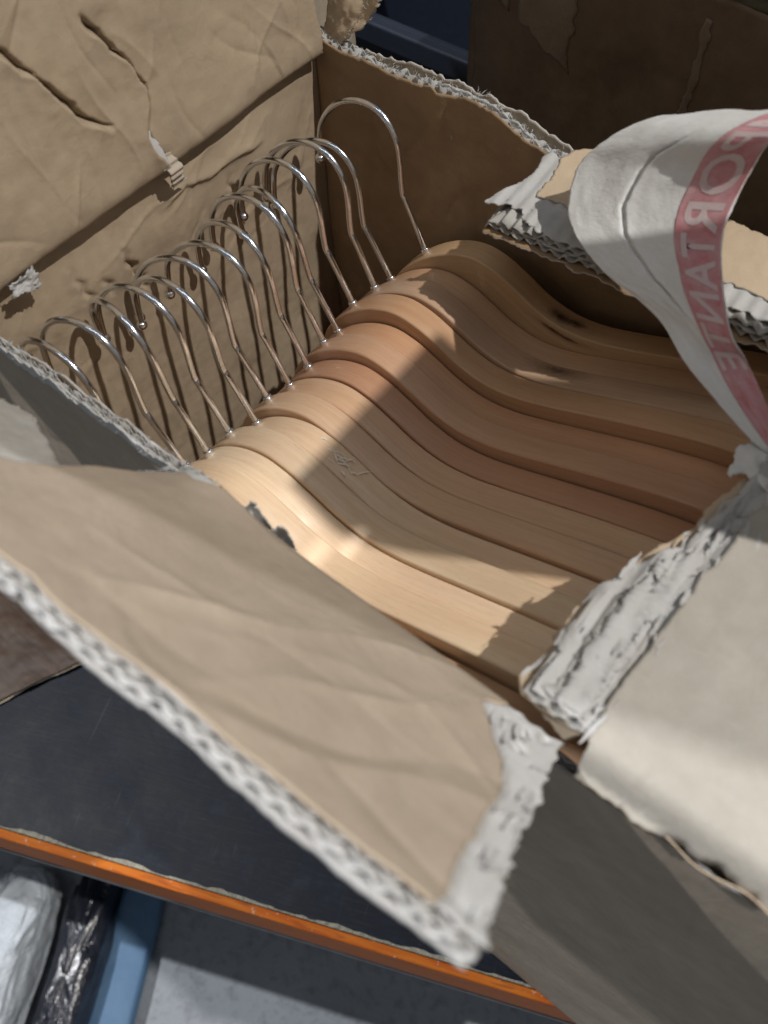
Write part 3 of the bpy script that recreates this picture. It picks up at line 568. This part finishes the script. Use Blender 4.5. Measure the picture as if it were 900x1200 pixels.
# crease polyline across the tape, found from its position in the curl
crT = [(0.30 * TL, 0.105), (0.40 * TL, 0.088), (0.48 * TL, 0.078), (0.56 * TL, 0.074), (0.66 * TL, 0.084), (0.73 * TL, 0.108)]
def off_tape(a, b):
    d, sg, al = seg_dist(a, b + 0.0015 * vnoise(a * 70, a * 0, 4), crT)
    return 0.0035 * fbm(a * 7, b * 12, 160) - 0.009 * np.exp(-(d / 0.0022) ** 2) * np.clip(al * (1 - al) * 10, 0, 1) + 0.003 * np.exp(-d / 0.02) * np.clip(sg, 0, 1)
tape = sheet('paper_tape', F_tape, (0.0, TL), (lambda a: rag(a, 0.002, 161, 10), lambda a: TW + rag(a, 0.001, 162, 10)), TAPE, thick=0.0025, off=off_tape, res=0.0022, parent=carton, flip=True, label='peeled grey paper tape curling up, mirrored red lettering along one edge')
def ink(name, col, fade):
    m = NT(name); uv = m.uv(); n1 = m.noise(uv, 130, 5, 0.7); n2 = m.noise(uv, 1200, 3)
    c = m.mix(m.range(n1, 0.32, 0.72, 0, 1), col, fade); c = m.mix(m.range(n2, 0.5, 0.75, 0, 0.4), c, fade)
    return m.fin(c, 0.7, m.bump(n2, 0.2, 0.0003), spec=0.2)
INK = ink('faded_red_print', (0.50, 0.17, 0.19), (0.58, 0.38, 0.40)); LET = ink('unprinted_lettering', (0.60, 0.52, 0.52), (0.58, 0.43, 0.44))
bandL = smooth([(0, 0.07), (0.10 * TL, 0.080), (0.25 * TL, 0.118), (0.4 * TL, 0.138), (0.55 * TL, 0.142), (0.75 * TL, 0.142), (TL, 0.142)])
band = sheet('red_print', F_tape, (0.004, TL - 0.004), (lambda a: bandL(a) + rag(a, 0.001, 163, 20), lambda a: TW - 0.001 + 0 * a), INK, thick=0.0006, off=lambda a, b: off_tape(a, b) + 0.0009, res=0.0026, parent=tape, flip=True)
def lettering():
    import bmesh
    tc = bpy.data.curves.new('tmp', 'FONT'); tc.body = 'IMPORTANTE'; tc.size = 1.0; tc.resolution_u = 3; tc.space_character = 1.08; tc.offset = 0.018
    to = bpy.data.objects.new('tmp', tc); COL.objects.link(to); bpy.context.view_layer.update()
    me = bpy.data.meshes.new_from_object(to.evaluated_get(bpy.context.evaluated_depsgraph_get()))
    bpy.data.objects.remove(to); bpy.data.curves.remove(tc)
    bm = bmesh.new(); bm.from_mesh(me); bpy.data.meshes.remove(me)
    bmesh.ops.triangulate(bm, faces=bm.faces[:])
    xs = [v.co.x for v in bm.verts]; ys = [v.co.y for v in bm.verts]; x0, x1, y0, y1 = min(xs), max(xs), min(ys), max(ys)
    for it in range(5):
        es = [e for e in bm.edges if e.calc_length() > 0.16]
        if not es: break
        bmesh.ops.subdivide_edges(bm, edges=es, cuts=1); bmesh.ops.triangulate(bm, faces=[f for f in bm.faces if len(f.verts) > 3])
    P = np.array([v.co for v in bm.verts]); u = (P[:, 0] - x0) / (x1 - x0); v = (P[:, 1] - y0) / (y1 - y0)
    a = TL * 0.835 + (TL * 0.165 - TL * 0.835) * u            # reading downwards
    lo = bandL(a) + 0.008; hi = TW - 0.007
    b = hi + (lo - hi) * v                                     # tops of the letters point to the tape's middle: mirrored
    Q, n = surf_pn(F_tape, a, b); n = -n
    V = Q + n * (off_tape(a, b) + 0.0016)[:, None]
    Fc = [tuple(l.vert.index for l in f.loops) for f in bm.faces]; bm.free()
    mesh_obj('lettering', V, np.array(Fc), LET, tape, uv=np.stack([a * S, b * S], -1), smoothf=True)
lettering()
# pale ball of torn ply where the tape is still stuck
def F_tuft(a, b): return np.stack([-0.050 + a - 0.02 * np.cos(b * 40), 0.835 + b, 0.0 + 0.012 * np.sin((a + 0.06) / 0.12 * math.pi) + 0.006 * fbm(a * 30, b * 30, 3)], -1)
sheet('torn_paper', F_tuft, (lambda b: -0.022 + rag(b, 0.010, 170, 25), lambda b: 0.06 + 0 * b), (lambda a: -0.04 + rag(a, 0.012, 171, 25), lambda a: 0.035 + rag(a, 0.012, 172, 25)), TAPE, thick=0.004, res=0.0035, parent=tape, label='torn ply still stuck under the end of the tape')

# ------------------------------------------------------------------ hangers
right = np.array([(0, 0), (0.064, 0.050), (0.125, 0.074), (0.180, 0.070), (0.232, 0.050), (0.285, 0.026), (0.345, 0.014), (0.41, 0.022), (0.48, 0.046), (0.567, 0.082), (0.68, 0.128), (0.79, 0.165), (0.875, 0.172), (0.925, 0.150)])
AX = math.radians(134)
def reflect(p):
    c, s = math.cos(2 * AX), math.sin(2 * AX); return np.stack([p[:, 0] * c + p[:, 1] * s, p[:, 0] * s - p[:, 1] * c], -1)
def hanger_mesh(mat, name):
    pts = np.vstack([reflect(right[1:])[::-1], right]); C = catmull(pts, 9)
    T = np.gradient(C, axis=0); T /= np.linalg.norm(T, axis=1, keepdims=True); Nn = np.stack([-T[:, 1], T[:, 0]], -1)
    axis = np.array([math.cos(AX), math.sin(AX)])
    arcl = np.concatenate([[0], np.cumsum(np.linalg.norm(np.diff(C, axis=0), axis=1))]); mid = arcl[len(arcl) // 2]; s = arcl - mid; L = arcl[-1] / 2
    wgt = np.exp(-(s / 0.17) ** 2)
    down = -(Nn * (1 - wgt)[:, None] + axis[None] * wgt[:, None]); down /= np.linalg.norm(down, axis=1, keepdims=True)
    depth = (0.092 + 0.055 * np.exp(-(s / 0.16) ** 2)) * np.clip(np.sqrt(np.clip(1 - ((np.abs(s) - (L - 0.06)) / 0.064).clip(0) ** 2, 0.01, 1)), 0.1, 1)
    half = 0.0267 * np.clip(np.sqrt(np.clip(1 - ((np.abs(s) - (L - 0.03)) / 0.034).clip(0) ** 2, 0.02, 1)), 0.15, 1)
    # section: rounded rectangle, (across, down) ; top slightly crowned
    r = 0.0046; sec = []
    for cx, cy, t0 in ((1, 0, 0), (1, 1, 1), (-1, 1, 2), (-1, 0, 3)):
        pass
    prof = [(-1, 0.30), (-1, 'r1')]
    K = 5; V = []; UV = []
    for i in range(len(C)):
        h = half[i]; D = depth[i]; rr = min(r, h * 0.6, D * 0.35); ring = []
        for k in range(K + 1):      # top-left corner
            t = math.pi - (math.pi / 2) * k / K; ring.append((-h + rr + rr * math.cos(t), rr - rr * math.sin(t)))
        ring.append((0.0, -0.0005))
        for k in range(K + 1):
            t = math.pi / 2 - (math.pi / 2) * k / K; ring.append((h - rr + rr * math.cos(t), rr - rr * math.sin(t)))
        for k in range(K + 1):
            t = -(math.pi / 2) * k / K; ring.append((h - rr + rr * math.cos(t), D - rr - rr * math.sin(t)))
        for k in range(K + 1):
            t = -math.pi / 2 - (math.pi / 2) * k / K; ring.append((-h + rr + rr * math.cos(t), D - rr - rr * math.sin(t)))
        acc = 0; prev = None
        for (y, d) in ring:
            p = C[i] + down[i] * d; V.append((p[0], y, p[1]))
            if prev is not None: acc += math.hypot(y - prev[0], d - prev[1])
            prev = (y, d); UV.append((s[i] * S, acc * S))
    n = len(C); m = len(V) // n; idx = np.arange(n * m).reshape(n, m); nx = np.roll(idx, -1, axis=1)
    q = np.stack([idx[:-1], idx[1:], nx[1:], nx[:-1]], -1).reshape(-1, 4)
    F_ = [tuple(x) for x in q] + [tuple(idx[0][::-1]), tuple(idx[-1])]
    V = np.array(V) * S
    me = bpy.data.meshes.new(name); me.from_pydata(V.tolist(), [], [tuple(int(i) for i in f) for f in F_]); me.update()
    lay = me.uv_layers.new(name='UVMap'); li = np.zeros(len(me.loops), dtype=np.int32); me.loops.foreach_get('vertex_index', li); lay.data.foreach_set('uv', np.array(UV)[li].ravel())
    me.polygons.foreach_set('use_smooth', np.full(len(me.polygons), True)); me.materials.append(mat)
    return me
def tube_mesh(name, pts, r, mat, sides=12, ball=None):
    P = np.array(pts); T = np.gradient(P, axis=0); T /= np.linalg.norm(T, axis=1, keepdims=True); V = []
    rad = np.full(len(P), r)
    if ball:
        e = P[-1]; t = T[-1]; ext = []
        for ang in np.linspace(-0.9, math.pi / 2 * 0.98, 8): ext.append((e + t * ball * (math.sin(ang) + 0.78), ball * math.cos(ang)))
        P = np.vstack([P, [x[0] for x in ext]]); rad = np.concatenate([rad, [x[1] for x in ext]]); T = np.vstack([T, np.repeat(t[None], 8, 0)])
    up = np.array([0, 1, 0.0])
    for p, t, rr in zip(P, T, rad):
        a = up - t * (up @ t); a /= np.linalg.norm(a); b = np.cross(t, a)
        for k in range(sides): V.append(p + rr * (math.cos(2*math.pi*k/sides) * a + math.sin(2*math.pi*k/sides) * b))
    n = len(P); idx = np.arange(n * sides).reshape(n, sides); nx = np.roll(idx, -1, 1)
    q = np.stack([idx[:-1], nx[:-1], nx[1:], idx[1:]], -1).reshape(-1, 4)
    F_ = [tuple(int(i) for i in x) for x in q] + [tuple(int(i) for i in idx[0][::-1]), tuple(int(i) for i in idx[-1])]
    me = bpy.data.meshes.new(name); me.from_pydata((np.array(V)).tolist(), [], F_); me.update(); me.polygons.foreach_set('use_smooth', np.full(len(me.polygons), True)); me.materials.append(mat)
    return me
hook_xz = [(0.034, -0.070), (0, 0), (-0.029, 0.060), (-0.052, 0.106), (-0.060, 0.120), (-0.063, 0.150), (-0.065, 0.190), (-0.071, 0.228), (-0.090, 0.261), (-0.120, 0.280), (-0.160, 0.281), (-0.204, 0.263), (-0.239, 0.232), (-0.264, 0.191), (-0.273, 0.148), (-0.276, 0.116)]
hp = catmull([(x, 0, z) for x, z in hook_xz], 8) * S
HOOK = tube_mesh('hook', hp, 0.00145, CHROME, 14, ball=0.0026)
FERR = tube_mesh('ferrule', np.array([(0.010, 0, -0.018), (0.0, 0, 0.0), (-0.004, 0, 0.009), (-0.005, 0, 0.0105)]) * S, 0.0023, CHROME, 14)
BODY = hanger_mesh(WOOD, 'wooden_body'); BODY0 = BODY.copy(); BODY0.materials[0] = WOOD_K0; BODY1 = BODY.copy(); BODY1.materials[0] = WOOD_K1
measured = [(-0.848, 1.150, -0.284), (-0.895, 1.093, -0.345), (-0.893, 1.036, -0.325), (-0.905, 0.979, -0.332), (-0.90, 0.922, -0.362), (-0.889, 0.865, -0.338), (-0.882, 0.808, -0.355), (-0.882, 0.751, -0.357), (-0.886, 0.694, -0.346), (-0.862, 0.637, -0.345), (-0.875, 0.580, -0.326), (-0.875, 0.523, -0.326), (-0.868, 0.466, -0.300), (-0.90, 0.409, -0.330)]
wood_shade_tints = [(0.70, 0.60, 0.47), (0.72, 0.58, 0.48), (0.62, 0.53, 0.48), (0.66, 0.51, 0.40), (0.68, 0.49, 0.385), (0.68, 0.52, 0.44), (0.60, 0.42, 0.34), (0.80, 0.66, 0.56), (0.82, 0.71, 0.62), (0.98, 0.92, 0.84), (0.92, 0.89, 0.82), (1.10, 1.08, 1.02), (1.12, 1.07, 0.98), (0.70, 0.57, 0.47)]  # per-hanger wood tone; shade is painted in for the rear ones and the nearest
labels = ['rearmost wooden hanger against the back wall, dark knot on its arm, hook standing apart',
          'second hanger from the back wall, directly in front of the hanger with the dark knot',
          'greyish wooden hanger with a dark stain on its arm, third from the back wall',
          'orange-toned wooden hanger just in front of the greyish stained one',
          'warm brown hanger fifth from the back wall, between two reddish neighbours',
          'pinkish wooden hanger sixth from the back wall, half in shade',
          'hanger tinted darkest red for shade near the middle of the row',
          'pale hanger just in front of the darkest reddish one',
          'light hanger two places in front of the darkest reddish one',
          'light hanger with a torn patch of frayed pale fibres on its shoulder',
          'light hanger directly in front of the one with frayed pale fibres',
          'third hanger from the near wall, pale yellow wood in the bright light',
          'second hanger from the near wall, golden wood beside the raised flap',
          'hanger nearest the raised flap, mostly hidden, its hook first in the row']
rs = np.random.RandomState(12)
hangers = []
proto = None
for j, (x, y, z) in enumerate(measured):
    if proto is None:
        root = empty('wooden_hanger'); body = bpy.data.objects.new('wooden_body', BODY); hook = bpy.data.objects.new('hook', HOOK); fer = bpy.data.objects.new('ferrule', FERR)
        for o in (body, hook, fer): COL.objects.link(o)
        body.parent = root; hook.parent = root; fer.parent = hook; proto = (root, body, hook, fer)
    else:
        root = proto[0].copy(); COL.objects.link(root)
        body = proto[1].copy(); hook = proto[2].copy(); fer = proto[3].copy()
        for o in (body, hook, fer): COL.objects.link(o)
        body.parent = root; hook.parent = root; fer.parent = hook
    body.data = BODY0 if j == 0 else BODY1 if j == 2 else BODY
    body.color = (*wood_shade_tints[j], 1)
    root.location = (x * S, y * S, (z + ZB) * S)
    root.rotation_euler = (rs.uniform(-0.006, 0.006), rs.uniform(-0.024, 0.024), rs.uniform(-0.009, 0.009))
    if j == 0: root.rotation_euler = (0, 0, 0)
    tilt = 0.0 if j == 0 else rs.uniform(-0.16, 0.24)
    # the hook swivels a little in its socket
    q = Matrix.Rotation(tilt, 4, Vector((-0.43, 0, 0.90))) @ Matrix.Rotation(0 if j == 0 else rs.uniform(-0.05, 0.05), 4, 'Y')
    hook.rotation_euler = q.to_euler()
    tag(root, labels[j], 'hanger', 'wooden hangers packed in the open carton')
    hangers.append((root, body, hook))
# frayed fibres on one hanger
def splinters(root):
    rs = np.random.RandomState(4); V = []; Q = []
    Rc = catmull(right, 9)
    for k in range(20):
        t = rs.normal(0.205, 0.020) ; i = int(np.argmin(np.abs(Rc[:, 0] - t))); p = np.array([Rc[i, 0], rs.normal(0.004, 0.009), Rc[i, 1] + 0.0006])
        ang = rs.normal(0.2, 0.55); l = rs.uniform(0.008, 0.03); d = np.array([math.cos(ang), math.sin(ang), -0.25 * math.cos(ang)])
        wv = np.array([-math.sin(ang), math.cos(ang), 0]) * rs.uniform(0.0006, 0.0020); b0 = len(V)
        e = p + d * l + np.array([0, 0, rs.uniform(0.0002, 0.0022)]); mdl = (p + e) / 2 + np.array([0, 0, 0.0015])
        V += [p - wv, p + wv, mdl + wv + [0, 0, 0.0006], mdl - wv + [0, 0, 0.0006], e]
        Q += [(b0, b0 + 1, b0 + 2, b0 + 3), (b0 + 3, b0 + 2, b0 + 4)]
    me = bpy.data.meshes.new('splinters'); me.from_pydata((np.array(V) * S).tolist(), [], Q); me.update(); me.materials.append(paper('splinter_wood', (0.84, 0.76, 0.64)))
    o = bpy.data.objects.new('splinters', me); COL.objects.link(o); o.parent = root; o['kind'] = 'stuff'
splinters(hangers[9][0])

# ------------------------------------------------------------------ things around the carton
def blob(name, loc, size, mat, seed, folds=(0, 0, 0), n=(120, 80), rot=0.0, amp=0.12, sq=0.6):
    u = np.linspace(0, 2 * np.pi, n[0], endpoint=False); v = np.linspace(-np.pi / 2, np.pi / 2, n[1])
    U, Vv = np.meshgrid(u, v, indexing='ij'); sp = lambda t: np.sign(t) * np.abs(t) ** sq
    X = sp(np.cos(Vv)) * sp(np.cos(U)); Y = sp(np.cos(Vv)) * sp(np.sin(U)); Z = sp(np.sin(Vv))
    ridg = lambda q: 1 - np.abs(q)
    d = 1 + amp * (ridg(fbm(np.cos(U) * 2 + 3 * np.sin(U) , Vv * 1.6, seed, 3)) - 0.6) + amp * folds[0] * np.sin(U * folds[1] + folds[2] * Vv + 2 * vnoise(Vv * 2, np.cos(U) * 2, seed))
    P = np.stack([X * size[0] * d, Y * size[1] * d, Z * size[2] * (0.85 + 0.15 * d)], -1)
    c, s = math.cos(rot), math.sin(rot); P = np.stack([P[..., 0] * c - P[..., 1] * s, P[..., 0] * s + P[..., 1] * c, P[..., 2]], -1) + np.array([loc[0], loc[1], loc[2] + size[2]])
    i = np.arange(n[0] * n[1]).reshape(n); nx = np.roll(i, -1, 0)
    q = np.stack([i[:, :-1], nx[:, :-1], nx[:, 1:], i[:, 1:]], -1).reshape(-1, 4)
    return mesh_obj(name, P.reshape(-1, 3), q, mat, raw=True)
def plastic(name, col, rough, col2=None, crinkle=0.5):
    m = NT(name); o = m.obj(); a = m.noise(o, 26, 4, 0.6, 0.8); b = m.noise(o, 110, 3, 0.6, 1.0)
    c = m.mix(m.range(a, 0.3, 0.7, 0, 1), col, col2 or tuple(x * 0.7 for x in col))
    n = m.bump(a, crinkle, 0.012); n = m.bump(b, crinkle * 0.5, 0.004, n); return m.fin(c, rough, n, spec=0.5)
FZ = -0.448
tag(blob('plastic_bag', (-0.415, -0.215, FZ), (0.038, 0.10, 0.045), plastic('white_plastic', (0.62, 0.68, 0.74), 0.45), 3, rot=0.50, amp=0.2), 'crumpled white plastic bag on the floor below the orange edge', 'bag')
tag(blob('bin_bag', (-0.345, -0.170, FZ), (0.026, 0.13, 0.035), plastic('black_plastic', (0.010, 0.012, 0.020), 0.22, (0.025, 0.028, 0.042), 0.25), 7, folds=(0.9, 7, 2), rot=0.52, amp=0.10), 'shiny black plastic bag with upright folds beside the white bag', 'bag')
tag(blob('cloth_sack', (-0.305, -0.150, FZ), (0.026, 0.12, 0.014), plastic('blue_plastic', (0.085, 0.18, 0.32), 0.6, (0.11, 0.21, 0.35), 0.3), 12, rot=0.52, amp=0.06, sq=0.45), 'dull blue sack lying on the floor beside the black bag', 'sack')
# carton sheet on the table at left
def F_scr(a, b): return np.stack([a, b, -ZB + 0.022 + 0.008 * fbm(a * 5, b * 5, 181)], -1)
m_ = NT('taped_brown_card'); o_ = m_.uv(); a_ = m_.noise(m_.map(o_, (3, 12, 1)), 9, 4); BRT = m_.fin(m_.mix(m_.range(a_, 0.35, 0.7, 0, 1), (0.060, 0.034, 0.021), (0.11, 0.07, 0.047)), 0.5, m_.bump(a_, 0.2, 0.002), spec=0.25)
eS = lambda a: np.where(a > -1.76, -0.06 + 2.1 * (a + 1.74), -0.10 + 0.15 * (a + 1.76)) + 0.03 * vnoise(a * 9, a * 0, 9)
s_ = sheet('cardboard_scrap', F_scr, (-2.35, -1.60), (lambda a: eS(a) + rag(a, 0.008, 182, 10), 0.60), BRT, thick=0.006, res=0.006, edge_mat=K_TAN)
tag(s_, 'dark brown taped cardboard sheet with a torn pale edge lying left of the carton', 'cardboard')
sheet('torn_paper', lambda a, b: F_scr(a, b) - np.array([0, 0, 0.010]), (-2.3, -1.59), (lambda a: eS(a) - 0.022 + rag(a, 0.014, 183, 9), lambda a: eS(a) + 0.08), K_TAN, thick=0.005, res=0.006, parent=s_, edge_mat=WHT)
# two added cartons out of view at left, stacked to block the second lamp
for nm_, yf, z0, z1, lab in (('carton', 0.265, -ZB + 0.035, 0.82, 'added light-blocking carton at the bottom of the stack left of the open box'), ('carton', -0.015, 0.829, 1.85, 'added light-blocking carton on top of the stack left of the open box, pushed forward')):
    XL = -2.3 if z0 < 0 else -1.70
    lc = empty(nm_, (-0.45, 0.19, (z0 + ZB) * S)); tag(lc, lab, 'box', 'added light-blocking cartons stacked at the left')
    for nm, F, A, B in (('front_panel', lambda a, b: np.stack([a, yf + 0.01 * fbm(a * 3, b * 3, 7), b], -1), (XL, -1.34), (z0, z1)),
                        ('side_panel', lambda a, b: np.stack([-1.34 + 0.01 * fbm(a * 3, b * 3, 8), a, b], -1), (yf + 0.007, 1.5), (z0, z1 - 0.005)),
                        ('top_panel', lambda a, b: np.stack([a, b, z1 + 0.004 + 0.006 * fbm(a * 3, b * 3, 9)], -1), (XL, -1.335), (yf - 0.005, 1.5)),
                        ('bottom', lambda a, b: np.stack([a, b, z0 + 0.004 + 0 * a], -1), (XL, -1.35), (yf + 0.015, 1.5))):
        sheet(nm, F, A, B, K_OUT, thick=0.022, res=0.04, parent=lc, flip=(nm == 'side_panel'))
# added flat carton on the lid, out of view, shaped to shade the hangers
oc = empty('carton', (0.14, 0.30, (0.035 + ZB) * S)); tag(oc, 'added flat carton standing on the closed right part of the lid to shade the hangers', 'box')
for nm, F, A, B in (('front_panel', lambda a, b: np.stack([a, 0.79 + 0.006 * fbm(a * 3, b * 3, 17), b], -1), (0.125, 0.235), (0.036, 1.08)),
                    ('side_panel', lambda a, b: np.stack([0.125 + 0.006 * fbm(a * 3, b * 3, 18), a, b], -1), (0.796, 1.15), (0.036, 1.078)),
                    ('top_panel', lambda a, b: np.stack([a, b, 1.082 + 0.005 * fbm(a * 3, b * 3, 19)], -1), (0.122, 0.235), (0.786, 1.155)),
                    ('bottom', lambda a, b: np.stack([a, b, 0.037 + 0 * a], -1), (0.135, 0.235), (0.81, 1.15))):
    sheet(nm, F, A, B, K_OUT, thick=0.022, res=0.04, parent=oc, flip=(nm == 'side_panel'))
sheet('side_panel', lambda a, b: np.stack([0.235 + 0 * a, a, b], -1), (0.796, 1.15), (0.036, 1.078), K_OUT, thick=0.022, res=0.04, parent=oc)
sheet('back_panel', lambda a, b: np.stack([a, 1.152 + 0 * a, b], -1), (0.130, 0.235), (0.036, 1.078), K_OUT, thick=-0.022, res=0.04, parent=oc)
# dark carton standing behind
bc = empty('dark_carton', (0.06, 0.55, 0.0)); tag(bc, 'big dark brown carton in shade standing behind the open box', 'box')
def F_bc(a, b): return np.stack([a, 1.70 + 0.012 * fbm(a * 4, b * 4, 191) - 0.10 * (a + 0.4), b], -1)
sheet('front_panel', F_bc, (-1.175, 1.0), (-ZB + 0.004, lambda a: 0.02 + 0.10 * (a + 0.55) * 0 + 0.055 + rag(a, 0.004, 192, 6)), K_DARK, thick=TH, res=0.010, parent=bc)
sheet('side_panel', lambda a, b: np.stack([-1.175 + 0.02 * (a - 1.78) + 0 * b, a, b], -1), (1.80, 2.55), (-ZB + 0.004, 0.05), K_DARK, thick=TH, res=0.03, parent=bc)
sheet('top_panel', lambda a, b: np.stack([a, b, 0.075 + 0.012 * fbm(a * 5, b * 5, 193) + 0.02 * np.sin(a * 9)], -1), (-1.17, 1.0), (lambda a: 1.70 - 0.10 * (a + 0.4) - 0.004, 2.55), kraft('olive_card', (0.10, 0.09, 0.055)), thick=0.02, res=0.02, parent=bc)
CLEAR = NT('clear_tape'); o_ = CLEAR.uv(); a_ = CLEAR.noise(o_, 120, 4); CLR = CLEAR.fin(CLEAR.mix(a_, (0.24, 0.18, 0.12), (0.17, 0.12, 0.08)), 0.3, CLEAR.bump(a_, 0.5, 0.002), spec=0.6)
for k, (a0, a1, b0, b1) in enumerate(((-1.16, -1.07, -0.09, 0.05), (-1.05, -0.90, -0.13, 0.03), (-0.60, -0.585, -0.30, 0.03))):
    sheet('tape_strip', F_bc, (lambda b, a0=a0: a0 + rag(b, 0.008, 195 + k, 12), lambda b, a1=a1: a1 + rag(b, 0.010, 199 + k, 12)), (lambda a, b0=b0, a0=a0: b0 + 0.5 * (a0 - a) + rag(a, 0.012, 203 + k, 10), lambda a, b1=b1, a0=a0: b1 + 0.2 * (a0 - a)), CLR, thick=0.001, off=0.0014 + 0.0003 * k, res=0.008, parent=bc)
# yellowish crumpled film lying on the dark carton
fm = NT('yellowish_film'); fo = fm.uv(); fa = fm.noise(fo, 60, 4, 0.6, 1.0)
FILM = fm.fin(fm.mix(fm.range(fa, 0.3, 0.7, 0, 1), (0.20, 0.17, 0.085), (0.34, 0.31, 0.20)), 0.18, fm.bump(fa, 0.7, 0.006), spec=0.6)
def F_film(a, b): return np.stack([a, b + 0.015 * fbm(a * 7, b * 7, 230), 0.125 + 0.03 * np.abs(fbm(a * 9, b * 14, 231)) + 0.03 * np.clip((a + 0.8) / 0.5, 0, 1)], -1)
tag(sheet('plastic_film', F_film, (-0.80, 0.1), (lambda a: 1.70 - 0.10 * (a + 0.4) - 0.02 + rag(a, 0.02, 232, 8), 2.1), FILM, thick=0.002, res=0.010), 'crumpled yellowish plastic film lying on top of the dark carton', 'plastic film')
# dark crate behind the rear left corner
cr = empty('plastic_crate', (-0.52, 0.62, 0.0)); tag(cr, 'dark navy plastic crate half seen behind the rear left corner', 'crate')
nav = plastic('navy_plastic', (0.006, 0.010, 0.021), 0.6, (0.008, 0.014, 0.027), 0.1)
c_ = Vector(cr.location)
for nm, lo, hi in (('wall', (-0.30, -0.09, 0.0), (0.215, -0.083, 0.30)), ('wall', (-0.30, 0.283, 0.0), (0.215, 0.29, 0.30)), ('wall', (-0.30, -0.0825, 0.0), (-0.293, 0.2825, 0.30)), ('wall', (0.208, -0.0825, 0.0), (0.215, 0.2825, 0.30)), ('bottom', (-0.292, -0.082, 0.002), (0.207, 0.282, 0.01)), ('rim', (-0.31, -0.10, 0.285), (0.225, -0.0905, 0.302))):
    box_mesh(nm, lo, hi, nav, cr, bevel=0.0015)
